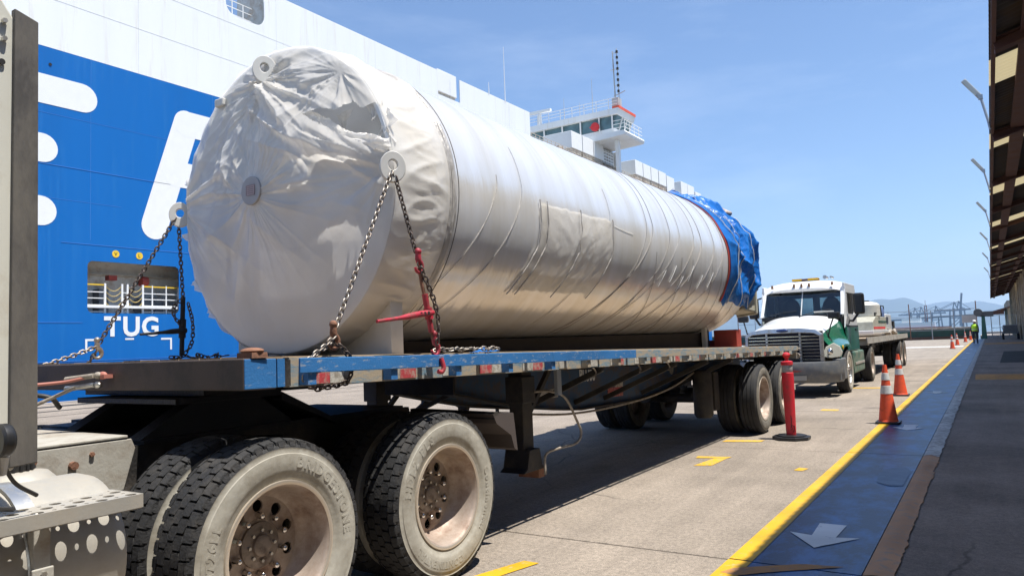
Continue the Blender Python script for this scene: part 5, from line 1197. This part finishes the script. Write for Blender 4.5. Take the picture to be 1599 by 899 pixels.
for s in (-1, 1):
    hl = MB().prism([(0, 0), (.16, -.04), (.33, -.02), (.37, .08), (.33, .20), (.22, .28), (.08, .20)], 'y', 0, .10)
    hl.v = [Vector((KX+s*(.79+v.x*.98), 17.36+v.y+v.x*.95, .90+v.z*1.05)) for v in hl.v]
    h = hl.build('headlight', mat('lamp_white', (.62, .62, .54), .15, coat=1.0) and 'lamp_white', t2, bevel=.012)
    MB().lathe([(.075, 0), (.06, -.02), (0, -.025)], (KX+s*(.93), 17.48, 1.0), 'y', 16).build('bulb_ring', 'chrome', h, smooth=50)
    # hood mirror
    hm = MB().tube([(KX+s*.86, 17.75, 1.25), (KX+s*.93, 17.78, 1.55), (KX+s*1.0, 17.85, 1.76)], .016, 6).build('hood_mirror_arm', 'black_plastic', t2)
    MB().box(KX+s*1.0-.12, KX+s*1.0+.12, 17.80, 17.92, 1.73, 1.88).build('hood_mirror', 'black_plastic', t2, bevel=.03)
    # side mirror
    MB().tube([(KX+s*1.0, 19.75, 1.70), (KX+s*1.12, 19.8, 1.68), (KX+s*1.24, 19.85, 1.86)], .03, 8).build('mirror_arm', 'black_plastic', t2, smooth=50)
    MB().tube([(KX+s*1.0, 19.8, 2.38), (KX+s*1.24, 19.85, 2.32)], .02, 6).build('mirror_arm', 'black_plastic', t2, smooth=50)
    MB().box(KX+s*1.27-.12, KX+s*1.27+.12, 19.78, 19.98, 1.84, 2.36).build('side_mirror', 'black_plastic', t2, bevel=.05)
    MB().prism([(19.48, 1.60), (19.72, 1.62), (19.72, 1.80)] , 'x', KX+s*1.0-.03, KX+s*1.0+.06).build('mirror_base', 'black_plastic', t2)
    # A pillar, door, window
    sd = MB(); wall(sd, KX+1.0 if s > 0 else KX-.97, .03, 19.72, 21.3, 1.52, 2.52, [(19.92, 20.98, 1.86, 2.40, .10)]); sd.prism([(19.42, 1.52), (19.72, 1.52), (19.72, 2.48)], 'x', KX+s*.985-.015, KX+s*.985+.015)
    sd.build('cab_side', 'truck_white', t2, bevel=.004)
    ls = MB().box(KX+s*1.004-.02, KX+s*1.004+.02, 19.42, 21.3, .95, 1.545); ls.build('door_lower', 'green_paint', t2, bevel=.01)
    MB().box(KX+s*1.025-.006, KX+s*1.025+.006, 19.5, 21.25, 1.545, 1.575).build('door_stripe', 'black_matt', t2)
    MB().box(KX+s*1.03-.01, KX+s*1.03+.012, 20.75, 20.95, 1.44, 1.49).build('door_handle', 'black_plastic', t2)
    MB().box(KX+s*.985-.004, KX+s*.985+.004, 19.92, 20.98, 1.86, 2.40).build('door_window', 'window_glass', t2)
    MB().prism([(19.75, .93), (21.7, .93), (21.75, .40), (19.95, .38)], 'x', KX+s*.72, KX+s*1.06).build('side_fairing', 'step_green', t2, bevel=.04)
    MB().box(KX+s*1.05, KX+s*1.075, 20.1, 21.65, .60, .66).build('step_tread', 'aluminium', t2)
    MB().lathe([(0, 0), (.045, 0), (.045, .02), (0, .025)], (KX+s*1.10, 18.15, 1.08), 'x', 12).build('side_marker', 'lens_amber', t2)
    wst = MB().box(KX+s*.93-.03, KX+s*.93+.03, 19.40, 19.50, 1.80, 1.90)
    wst.bar((KX+s*.955, 19.40, 1.83), (KX+s*.925, 19.80, 2.52), .075, .06, 0, (0, 1, 0)); wst.build('windscreen_pillar', 'truck_white', t2, bevel=.008)
    MB().tube([(KX+s*.9, 21.36, .9), (KX+s*.9, 21.36, 2.55), (KX+s*.9, 21.48, 2.62)], .055, 10).build('exhaust_stack' if s > 0 else 'air_intake', 'black_plastic', t2, smooth=50)
ws = MB().add([(KX-.93, 19.40, 1.86), (KX+.93, 19.40, 1.86), (KX+.90, 19.80, 2.50), (KX-.90, 19.80, 2.50)], [(0,1,2,3)]).build('windscreen', 'window_glass', t2)
MB().bar((KX, 19.385, 1.86), (KX, 19.785, 2.50), .022, .012, 0, (0, 1, 0)).build('windscreen_divider', 'cone_white', t2)
for x0_, x1_ in ((-.75, -.1), (.1, .7)): MB().tube([(KX+x0_, 19.36, 1.88), (KX+x0_+.3, 19.42, 1.96), (KX+x1_, 19.44, 1.985)], .009, 5).build('wiper', 'black_plastic', t2)
cwl = MB().box(KX-.95, KX+.95, 19.36, 19.46, 1.76, 1.85).build('cowl', 'black_plastic', t2, bevel=.01)
def rf(u, v):
    t = u*2-1; ys = [19.70, 19.66, 19.72, 19.9, 20.4, 21.0, 21.28, 21.34]; zs = [2.47, 2.54, 2.66, 2.735, 2.765, 2.76, 2.72, 2.5]
    k = int(round(v*7)); e = abs(t)**4
    return (KX+.99*t, ys[k]+.12*e*(v < .5), zs[k]-.10*e*(0 < k < 7)-.04*t*t*(0 < k < 7))
MB().grid(25, 8, rf).build('roof', 'truck_white', t2, smooth=50)
MB().box(KX+.93, KX+.995, 19.72, 21.3, 2.46, 2.64).box(KX-.995, KX-.93, 19.72, 21.3, 2.46, 2.64).build('roof_side', 'truck_white', t2, bevel=.02)
for x in (-.72, -.18, 0, .18, .72): MB().box(KX+x-.025, KX+x+.025, 19.655, 19.72, 2.58, 2.67).build('marker_lamp', mat('marker_brown', (.28, .14, .06), .3) and 'marker_brown', t2, bevel=.01)
lbk = MB().box(KX-.34, KX+.30, 20.2, 20.45, 2.77, 2.825).build('beacon_bar', mat('beacon_dark', (.10, .05, .04), .3) and 'beacon_dark', t2, bevel=.015)
for x in (-.33, .06): MB().box(KX+x, KX+x+.24, 20.19, 20.46, 2.775, 2.83).build('beacon_lens', 'lens_amber', lbk)
MB().cyl((KX+.48, 20.15, 2.83), (KX+.48, 20.55, 2.83), .05, .03, n=10).cyl((KX+.6, 20.3, 2.83), (KX+.6, 20.6, 2.83), .03, n=8).build('air_horn', 'chrome_dull', t2, smooth=50)
rw = MB()
for (a, b), (c, d) in (((-.98, -.72), (1.0, 2.5)), ((-.05, .12), (1.0, 2.5)), ((.75, .98), (1.0, 2.5)), ((-.72, -.05), (1.0, 1.92)), ((.12, .75), (1.0, 1.92)), ((-.72, -.05), (2.36, 2.5)), ((.12, .75), (2.36, 2.5))): rw.box(KX+a, KX+b, 21.26, 21.30, c, d)
rw.build('rear_wall', mat('interior', (.10, .105, .115), .8) and 'interior', t2)
for a, b in ((-.72, -.05), (.12, .75)): MB().box(KX+a, KX+b, 21.275, 21.283, 1.92, 2.36).build('rear_window', 'window_glass', t2)
for x in (-.5, .5):
    s_ = MB().ell((KX+x, 20.75, 2.0), (.24, .10, .36), 14, 10).box(KX+x-.25, KX+x+.25, 20.2, 20.75, 1.45, 1.65).build('seat', 'dark_cloth', t2, smooth=50)
MB().box(KX-.92, KX+.92, 19.48, 19.85, 1.5, 1.83).build('dashboard', 'interior', t2, bevel=.03)
MB().lathe([(.20, 0), (.215, .015), (.20, .03), (.185, .015)], (KX+.48, 20.0, 1.86), 'y', 24, closed=True).build('steering_wheel', 'black_plastic', t2, smooth=50)
MB().bar((KX+.30, 19.43, 1.92), (KX+.76, 19.43, 1.92), .10, .012, 0, (0, .5, 1)).build('dash_papers', 'cone_white', t2)
MB().box(KX-.95, KX+.95, 19.42, 21.3, .93, .99).build('cab_floor', 'black_matt', t2)
MB().box(KX-.45, KX-.38, 17.9, 25, .62, .9).box(KX+.38, KX+.45, 17.9, 25, .62, .9).box(KX-.4, KX+.4, 23.0, 23.5, .9, 1.1).cyl((KX-1, 23.2, .5), (KX+1, 23.2, .5), .09, n=12).cyl((KX-1, 19.05, .48), (KX+1, 19.05, .48), .06, n=12).box(KX-.6, KX+.6, 17.9, 19.9, .5, .95).build('chassis', 'frame_black', t2)
fwz = wheel_group(t2, (-2.98, 19.05, .505)); tyre_mesh('tyre', fwz, .505, 'rib', True, 48); rim_parts(fwz, .505, False, 10, True)
c = dup(fwz, t2); c.location = Vector((KX-.96, 19.05, .505))-origin(t2); c.rotation_euler = (0, 0, math.pi)
for x, y, src, mi_ in ((-3.0, 23.2, tw, 0), (-3.33, 23.2, ti, 0), (KX-.94, 23.2, tw, 1), (KX-.61, 23.2, ti, 1)):
    c = dup(src, t2); c.location = Vector((x, y, .505))-origin(t2); c.rotation_euler = (.3, 0, math.pi*mi_)
MB().prism([(22.55, .98), (22.75, 1.10), (23.65, 1.10), (23.9, .95), (23.87, .93), (23.6, 1.07), (22.8, 1.07), (22.58, .96)], 'x', -3.45, -2.87).build('wheel_guard', 'black_plastic', t2)

# trailer behind it
f2 = thing('second_trailer', 'grey flatbed trailer coupled behind the white and green truck', 'trailer', (-4.1, 23, 0))
A0, A1, C2 = 22.3, 34.0, -4.1
MB().box(C2-1.22, C2+1.22, A0, A1, 1.17, 1.21).build('deck', 'wood', f2)
for s in (-1, 1):
    MB().box(C2+s*1.235-.015, C2+s*1.235+.015, A0, A1, 1.06, 1.235).build('rub_rail', mat('rail_pale', (.42, .40, .36), .6, dirt=((.25, .2, .15), .5, 4)) and 'rail_pale', f2)
    MB().prism([(A0+.3, 1.15), (A0+.3, .98), (24.3, .97), (25.6, .68), (29.6, .68), (30.3, .85), (A1, .9), (A1, 1.15)][::-1], 'x', C2+s*.5-.01, C2+s*.5+.01).build('main_beam', mat('beam_rust', (.06, .045, .04), .7) and 'beam_rust', f2)
    MB().box(C2+s*.8-.06, C2+s*.8+.06, 25.6, 25.74, .38, 1.1).build('landing_leg', 'frame_black', f2)
    for i in range(19): MB().box(C2+s*1.20-.04, C2+s*1.20+.04, A0+.3+i*.6, A0+.38+i*.6, .99, 1.06).build('stake_pocket', 'frame_black', f2)
MB().box(C2-1.15, C2+1.15, A0+.2, A0+.3, 1.0, 1.16).box(C2-1.1, C2+1.1, A1-.15, A1-.05, .98, 1.16).build('end_beam', 'frame_black', f2)
MB().cyl((C2-1.1, 31.2, .5), (C2+1.1, 31.2, .5), .07, n=10).cyl((C2-1.1, 32.5, .5), (C2+1.1, 32.5, .5), .07, n=10).box(C2-.55, C2+.55, 30.7, 33, .6, .9).build('axles', 'frame_black', f2)
for y in (31.2, 32.5):
    for x, src, mi_ in ((-2.99, tw, 0), (-3.32, ti, 0), (C2-1.11, tw, 1), (C2-.78, ti, 1)):
        c = dup(src, f2); c.location = Vector((x, y, .505))-origin(f2); c.rotation_euler = (.3, 0, math.pi*mi_)
MB().box(C2+1.0, C2+1.24, 22.35, 22.6, 1.02, 1.2).build('corner_box', 'rail_pale', f2)
# load on the second trailer
g = thing('generator_set', 'grey and beige machine with red stripe on the second trailer', 'machine', (-3.7, 28, 1.22))
MB().box(-4.5, -3.1, 25.8, 30.5, 1.30, 1.42).build('skid', 'truck_white', g, bevel=.02)
MB().prism([(26.6, 1.42), (30.3, 1.42), (30.3, 1.88), (27.4, 1.88), (26.6, 1.70)], 'x', -4.4, -3.2).build('housing', 'beige_panel', g, bevel=.02)
MB().box(-3.202, -3.19, 26.7, 29.8, 1.46, 1.53).build('red_stripe', 'red', g); MB().box(-3.2, -3.188, 28.0, 30.2, 1.68, 1.74).build('louvre', 'green_dark', g)
MB().box(-3.2, -3.19, 28.6, 30.2, 1.345, 1.40).build('green_stripe', 'green_paint', g)
gr_ = MB()
for y in (27.6, 28.6, 29.6, 30.2): gr_.cyl((-3.25, y, 1.88), (-3.25, y, 2.28 if y > 30 else 2.0), .02, n=6)
gr_.bar((-3.25, 27.6, 2.0), (-3.25, 30.2, 2.0), .03, .03).bar((-3.25, 29.4, 2.28), (-3.25, 30.2, 2.28), .03, .03).bar((-3.25, 29.4, 1.9), (-3.25, 29.4, 2.28), .03, .03); gr_.build('guard_rail', 'black_matt', g)
wt = thing('water_tank', 'white plastic tank standing on the machine behind the truck cab', 'tank', (-3.55, 28.1, 1.88))
MB().lathe([(0, 0), (.42, 0), (.45, .03), (.45, .12), (.44, .13), (.45, .14), (.45, .26), (.44, .27), (.45, .28), (.45, .40), (.36, .48), (.15, .53), (0, .53)], (-3.6, 28.3, 1.882), 'z', 24).build('tank_body', mat('tank_cream', (.62, .60, .52), .5) and 'tank_cream', wt, smooth=35)
MB().cyl((-3.6, 28.3, 2.41), (-3.6, 28.3, 2.45), .13, n=12).build('lid', 'black_plastic', wt)
sv = MB().lathe([(0, 0), (.17, 0), (.17, .25), (.12, .33), (0, .35)], (-3.35, 29.7, 1.885), 'z', 16)
tag(sv.build('blue_drum', mat('drum_blue', (.20, .28, .50), .3, metal=.4) and 'drum_blue', None, smooth=40), 'small shiny blue drum beside the white tank', 'drum')
wc = thing('small_white_cab', 'white machine cab with dark window near the rear of the second trailer', 'machine cab', (-3.7, 32, 1.22))
MB().prism([(31.0, 1.22), (33.0, 1.22), (33.1, 1.5), (32.9, 2.02), (31.1, 2.02), (31.0, 1.6)], 'x', -4.4, -3.3).build('cab_shell', 'truck_white', wc, bevel=.03)
MB().box(-3.302, -3.285, 31.25, 31.8, 1.66, 1.9).build('cab_window', mat('dark_glass', (.02, .03, .05), .1) and 'dark_glass', wc)
MB().box(-3.28, -3.24, 33.0, 33.5, 1.22, 1.75).tube([(-3.3, 33.1, 1.7), (-3.3, 33.6, 1.55), (-3.3, 33.8, 1.3)], .05, 6).build('cab_ladder', 'black_matt', wc)
hs = MB().tube(bez([(-3.1, 29.9, 1.27), (-3.1, 30.6, 1.38), (-3.05, 31.2, 1.30), (-3.1, 31.8, 1.40), (-3.2, 32.4, 1.28)]), .06, 8).tube(bez([(-3.2, 29.9, 1.30), (-3.3, 30.9, 1.45), (-3.2, 31.9, 1.33), (-3.1, 32.3, 1.27)]), .06, 8)
tag(hs.build('coiled_hoses', 'hose_grey', None, smooth=60), 'thick pale hoses lying on the second trailer before the white cab', 'hoses')
gp = MB().grid(14, 10, lambda u, v: (-4.2+1.1*v, 33.15+.75*u, 1.215+.22*math.sin(math.pi*u)*math.sin(math.pi*v)**.5+.05*N3(u*5, v*5, 2)*math.sin(math.pi*u)))
tag(gp.build('tarped_heap', 'green_dark', None, smooth=60), 'dark green covered heap at the end of the second trailer', 'heap')

# ================================================================== CONES, POST, WORKER
def cone(loc, label, s=1.0):
    t = thing('traffic_cone', label, 'traffic cone', loc, 'traffic cones along the yellow line')
    x, y, z = loc
    MB().prism([(x-.17*s, y-.15*s), (x-.15*s, y-.17*s), (x+.15*s, y-.17*s), (x+.17*s, y-.15*s), (x+.17*s, y+.15*s), (x+.15*s, y+.17*s), (x-.15*s, y+.17*s), (x-.17*s, y+.15*s)], 'z', z+.004, z+.035).build('base', 'black_plastic', t, bevel=.006)
    H_, rb, rt = .90*s, .135*s, .028*s
    def rr(k): return rb+(rt-rb)*k
    MB().lathe([(rb+.012, .034), (rb, .06)]+[(rr(k), .06+(H_-.06)*k) for k in (.0, .25, .5, .75, 1)]+[(rt*.6, H_), (rt*.5, H_-.05)], (x, y, z), 'z', 28).build('cone_body', 'orange_red', t, smooth=40)
    for a, b in ((.47, .62), (.72, .85)): MB().lathe([(rr(a)+.001, .06+(H_-.06)*a), (rr(a)+.004, .062+(H_-.06)*a), (rr(b)+.004, .058+(H_-.06)*b), (rr(b)+.001, .06+(H_-.06)*b)], (x, y, z), 'z', 28).build('reflective_collar', 'cone_white', t, smooth=40)
cone((-1.43, 12.85, 0), 'nearest orange traffic cone with two white bands, standing on the yellow line')
cone((-1.74, 18.1, 0), 'orange traffic cone with two white bands, second from the camera')
for x, y, lb in ((-2.15, 55.5, 'small far traffic cone, leftmost of the four in front of the worker'), (-2.2, 65.5, 'small far traffic cone, second from left of the far four'), (-1.95, 77, 'small far traffic cone, third from left of the far four'), (-1.75, 87, 'small far traffic cone, closest to the worker')): cone((x, y, 0), lb, 1.0)
ps = thing('delineator_post', 'tall red plastic post on a black rubber base beside the trailer wheels', 'post', (-2.40, 10.68, 0))
px, py = -2.40, 10.68
MB().prism([(px+.255*math.cos(t), py+.255*math.sin(t)) for t in [2*math.pi*(i+.5)/8 for i in range(8)]], 'z', .004, .045).prism([(px+.20*math.cos(t), py+.20*math.sin(t)) for t in [2*math.pi*(i+.5)/8 for i in range(8)]], 'z', .045, .062).build('base', 'black_plastic', ps, bevel=.006)
MB().lathe([(.062, .06), (.066, .10), (.074, .55), (.080, .78), (.080, .905), (.068, .912), (.068, 1.01), (.080, 1.016), (.080, 1.058), (.062, 1.066), (.026, 1.07), (.022, 1.10), (.042, 1.125), (.052, 1.15), (.042, 1.172), (.018, 1.185), (0, 1.187)], (px, py, 0), 'z', 28).build('post_body', 'post_red', ps, smooth=35)
MB().lathe([(.0685, .912), (.0705, .915), (.0705, 1.008), (.0685, 1.012)], (px, py, 0), 'z', 28).build('reflective_collar', 'grey_tape', ps, smooth=40)
sg = MB(); rr_ = .0715
for pts in ([(-70, .33), (-66, .24), (-75, .16), (-60, .20), (-40, .18)], [(-72, .29), (-55, .28)], [(-80, .13), (-62, .16), (-50, .10), (-35, .19), (-30, .10)]): sg.tube([(px+(rr_-.003+.002*z)*math.cos(R_(a)), py+(rr_-.003+.002*z)*math.sin(R_(a)), z) for a, z in pts], .0045, 5)
sg.build('scribble', 'black_matt', ps)
# worker, walking away
wk = thing('person', 'person in yellow-green safety vest and white helmet walking on the blue walkway', 'person', (-1.05, 68.6, 0))
me = bpy.data.meshes.new('body')
vt = [(0,0,.98), (0,0,1.12), (0,0,1.35), (0,0,1.50), (0,.02,1.58), (0,.02,1.68), (0,.02,1.78),
      (.11,.0,.92), (.12,.06,.52), (.12,.0,.10), (.12,.14,.04), (-.11,.0,.92), (-.12,-.02,.52), (-.12,-.14,.12), (-.12,-.02,.05),
      (.19,0,1.45), (.24,-.05,1.18), (.24,.04,.95), (.24,.06,.86), (-.19,0,1.45), (-.24,.05,1.18), (-.24,.12,.96), (-.24,.15,.87)]
eg = [(0,1),(1,2),(2,3),(3,4),(4,5),(5,6),(0,7),(7,8),(8,9),(9,10),(0,11),(11,12),(12,13),(13,14),(3,15),(15,16),(16,17),(17,18),(3,19),(19,20),(20,21),(21,22)]
rd_ = [(.15,.11),(.14,.10),(.17,.12),(.13,.10),(.055,.055),(.085,.10),(.06,.08),(.095,.10),(.068,.07),(.05,.055),(.045,.05),(.095,.10),(.068,.07),(.05,.055),(.045,.05),(.065,.065),(.05,.05),(.038,.038),(.045,.03),(.065,.065),(.05,.05),(.038,.038),(.045,.03)]
me.from_pydata(vt, eg, []); bo = bpy.data.objects.new('body', me); col.objects.link(bo); bo.parent = wk; me.materials.append(MATS['trousers'])
sk = bo.modifiers.new('skin', 'SKIN'); sk.use_smooth_shade = True
for i, (a, b) in enumerate(rd_): me.skin_vertices[0].data[i].radius = (a, b)
me.skin_vertices[0].data[0].use_root = True
sb_ = bo.modifiers.new('subd', 'SUBSURF'); sb_.levels = sb_.render_levels = 1
wo = origin(wk)
MB().lathe([(.20, 1.00), (.21, 1.10), (.225, 1.30), (.215, 1.42), (.16, 1.50), (.08, 1.535)], wo, 'z', 16).build('vest', 'vest', wk, smooth=60)
MB().lathe([(.225, 1.10), (.232, 1.10), (.232, 1.15), (.225, 1.15)], wo, 'z', 16).build('vest_band', 'cone_white', wk)
MB().ell(wo+Vector((0, .02, 1.70)), (.10, .115, .125), 12, 8).build('head', 'skin', wk, smooth=60)
MB().lathe([(.15, 1.735), (.128, 1.74), (.125, 1.79), (.10, 1.84), (.05, 1.865), (0, 1.87)], wo+Vector((0, .02, 0)), 'z', 16).build('helmet', 'white_paint', wk, smooth=50)

# ================================================================== END OF THE QUAY
gb_ = thing('green_barge', 'long dark green barge side with rail beyond the end of the quay', 'barge', (-16, 99, -3))
MB().box(-34, -1.5, 97, 104, -3, 1.15).build('barge_hull', 'green_dark', gb_, bevel=.1)
MB().box(-34.1, -1.4, 96.9, 104.1, 1.15, 1.32).build('barge_gunwale', 'ship_beige', gb_); MB().box(-34.05, -1.45, 96.95, 97.0, -.1, .30).build('barge_fender', 'rust', gb_)
fn = thing('end_fence', 'thin pipe fence closing the end of the quay behind the far cones', 'fence', (-9, 95, 0))
for i in range(13):
    x = -27+i*2.15; MB().cyl((x, 95, 0), (x, 95, 3.3 if i % 3 else 4.1), .05, n=8).build('fence_post', 'rust' if i % 3 == 0 else 'galv', fn)
for z in (1.05, 2.6, 3.28): MB().bar((-27, 95, z), (-1.2, 95, z), .05, .05).build('fence_rail', 'galv', fn)
pl = thing('green_pillar', 'green steel pillar with a grey floodlight at the quay end', 'pillar', (-.65, 92, 0))
MB().prism([(-.85, 0), (-.35, 0), (-.42, 2.4), (-.72, 2.4)], 'y', 91.8, 92.2).build('column', mat('pillar_green', (.05, .16, .12), .6) and 'pillar_green', pl)
MB().cyl((-1.0, 91.7, 2.75), (-1.0, 92.2, 2.75), .42, n=16).box(-.9, .35, 91.8, 92.2, 2.3, 2.85).build('lamp_head', 'bumper_grey', pl, bevel=.03)
gt = thing('pipe_gate', 'pale pipe gate across the pavement at the far end', 'gate', (2, 94, 0))
for i in range(4): MB().cyl((.1+i*.75, 94, 0), (.1+i*.75, 94, 2.4), .04, n=8).build('gate_post', 'galv', gt)
for z in (.4, 1.1, 2.4): MB().bar((.1, 94, z), (2.4, 94, z), .05, .05).build('gate_rail', 'galv', gt)
wb = thing('notice_board', 'pale board on posts left of the green pillar', 'board', (-1.9, 94, 0))
MB().box(-2.55, -1.2, 93.95, 94.0, 1.75, 2.55).build('board', mat('board', (.60, .55, .50), .7) and 'board', wb); MB().cyl((-2.4, 94.03, 0), (-2.4, 94.03, 2.5), .04, n=6).cyl((-1.3, 94.03, 0), (-1.3, 94.03, 2.5), .04, n=6).build('board_post', 'galv', wb)
ct = thing('parked_cart', 'dark wheeled cart parked under the canopy at the far end', 'cart', (1.5, 84, 0))
MB().box(.9, 2.2, 83, 86, .55, .75).box(1.0, 2.1, 83.2, 85.6, .75, 1.35).build('cart_body', 'bumper_grey', ct, bevel=.03)
for x in (.95, 2.15):
    for y in (83.5, 85.5): MB().cyl((x-.08, y, .3), (x+.08, y, .3), .29, n=16).build('cart_wheel', 'black_matt', ct)
MB().tube([(1.0, 83.0, .7), (.9, 82.6, 1.2), (1.0, 82.5, 1.35), (2.1, 82.5, 1.35), (2.2, 82.6, 1.2), (2.1, 83, .7)], .03, 6).build('cart_handle', 'galv', ct)
b2_ = thing('far_shed', 'smaller shed with brown sloping roof beyond the warehouse', 'shed', (4, 160, 0))
MB().box(2.6, 9, 150, 180, -.02, 5.4).build('shed_wall', 'wall_beige', b2_); MB().prism([(-.5, 3.15), (9, 5.9), (9, 6.15), (-.5, 3.4)], 'y', 148, 181).build('shed_roof', 'canopy_brown', b2_)
MB().prism([(-.4, 3.1), (2.1, 3.1), (2.1, 3.85)], 'y', 149, 149.15).build('shed_gusset', 'canopy_brown', b2_)
qb = MB().box(-1.3, 14, 124, 190, -3.4, -.05).build('far_quay', 'kerb_concrete'); qb['kind'] = 'structure'
# moored ferry and far port
fy = thing('white_ferry', 'small white ferry across the water beyond the barge', 'ferry', (-50, 700, -3))
MB().prism([(-70, -3), (-30, -3), (-26, 1.5), (-74, 1.5)], 'y', 695, 706).build('ferry_hull', 'crane_red', fy); MB().box(-68, -38, 696, 705, 1.5, 5.5).box(-62, -48, 697, 704, 5.5, 9).build('ferry_house', 'truck_white', fy); MB().cyl((-55, 700, 9), (-55, 700, 14), .8, n=8).build('ferry_funnel', 'crane_blue', fy)
pr_ = thing('pier_bridge', 'long blue-grey trestle bridge across the bay, left of the pillar', 'bridge', (-60, 1250, -3))
MB().bar((-230, 1250, 10), (-15, 1250, 16.5), 6, 2.2).build('bridge_beam', 'crane_blue', pr_)
for i in range(15):
    x = -228+i*15; MB().box(x-.8, x+.8, 1249, 1251, -3, 9.2+i*.45).build('bridge_pier', 'crane_blue', pr_)
def crane(px, h, y, label, lean=.0):
    x = (px-1547)*y*.000648; t = thing('quay_crane', label, 'crane', (x, y, -3), 'quay cranes across the bay')
    w = h*.22; mb = MB()
    for sx in (-1, 1):
        for dy in (0, w*2): MB().bar((x+sx*w, y+dy, -3), (x+sx*w*.75, y+dy, h*.72), h*.045, h*.045).build('leg', 'crane_blue', t)
    mb.bar((x-w, y, h*.35), (x+w, y, h*.35), h*.04, h*.04); mb.bar((x-w*.9, y, h*.02), (x+w*.75, y, h*.35), h*.03, h*.03); mb.build('brace', 'crane_blue', t)
    MB().bar((x-w*3.4, y+w, h*.66), (x+w*1.8, y+w, h*.66), h*.05, h*.06).bar((x-w*.3, y+w, h*.7), (x, y+w, h), h*.04, h*.04).bar((x+w*.5, y+w, h*.7), (x, y+w, h), h*.04, h*.04).bar((x, y+w, h), (x-w*3.0, y+w, h*.68), h*.018, h*.018).bar((x, y+w, h), (x+w*1.7, y+w, h*.68), h*.018, h*.018).build('boom', 'crane_blue', t)
for px_, hh, yy, lb in ((1432, 62, 2600, 'leftmost faint quay crane on the far shore'), (1442, 64, 2600, 'second faint quay crane from the left on the far shore'), (1466, 62, 2500, 'hazy quay crane right of the red lattice tower'), (1495, 68, 2400, 'hazy quay crane left of the tall leaning jib'), (1502, 70, 2400, 'hazy quay crane just under the tall leaning jib')): crane(px_, hh, yy, lb)
tj = thing('tall_jib_crane', 'tall slim grey jib rising over the far cranes', 'crane', (-60, 2200, -3))
xj = (1503-1547)*2200*.000648
MB().bar((xj, 2200, 0), (xj+2, 2200, 40), 6, 6).build('tower', 'crane_blue', tj); MB().bar((xj+1, 2200, 36), (xj+7, 2200, 84), 4.5, 4.5).build('jib', 'crane_blue', tj)
lt = thing('red_lattice_tower', 'reddish lattice mast beyond the fence', 'mast', (-62, 1000, -3))
xl = (1450-1547)*1000*.000648
for sx in (-1, 1): MB().bar((xl+sx*1.6, 1000, -3), (xl+sx*1.0, 1000, 27), .7, .7).build('leg', 'crane_red', lt)
for i in range(9): MB().bar((xl-1.5, 1000, i*3), (xl+1.5, 1000, i*3+3), .35, .35).build('lattice_bar', 'crane_red', lt)
MB().bar((xl, 1000, 26), (xl, 1000, 33), .4, .4).build('tip', 'crane_red', lt)

# ================================================================== HAZE
hz = MB().box(-14800, 14800, -900, 15400, -4.2, 780)
hm_ = bpy.data.materials.new('haze_air'); hm_.use_nodes = True; nn = hm_.node_tree.nodes
nn.remove(nn['Principled BSDF']); pvn = nn.new('ShaderNodeVolumePrincipled'); pvn.inputs['Color'].default_value = (.56, .71, .94, 1); pvn.inputs['Density'].default_value = 1.1e-4; pvn.inputs['Anisotropy'].default_value = .2
hm_.node_tree.links.new(pvn.outputs[0], nn['Material Output'].inputs['Volume']); MATS['haze_air'] = hm_
hz.build('haze', 'haze_air', None, kind='stuff')
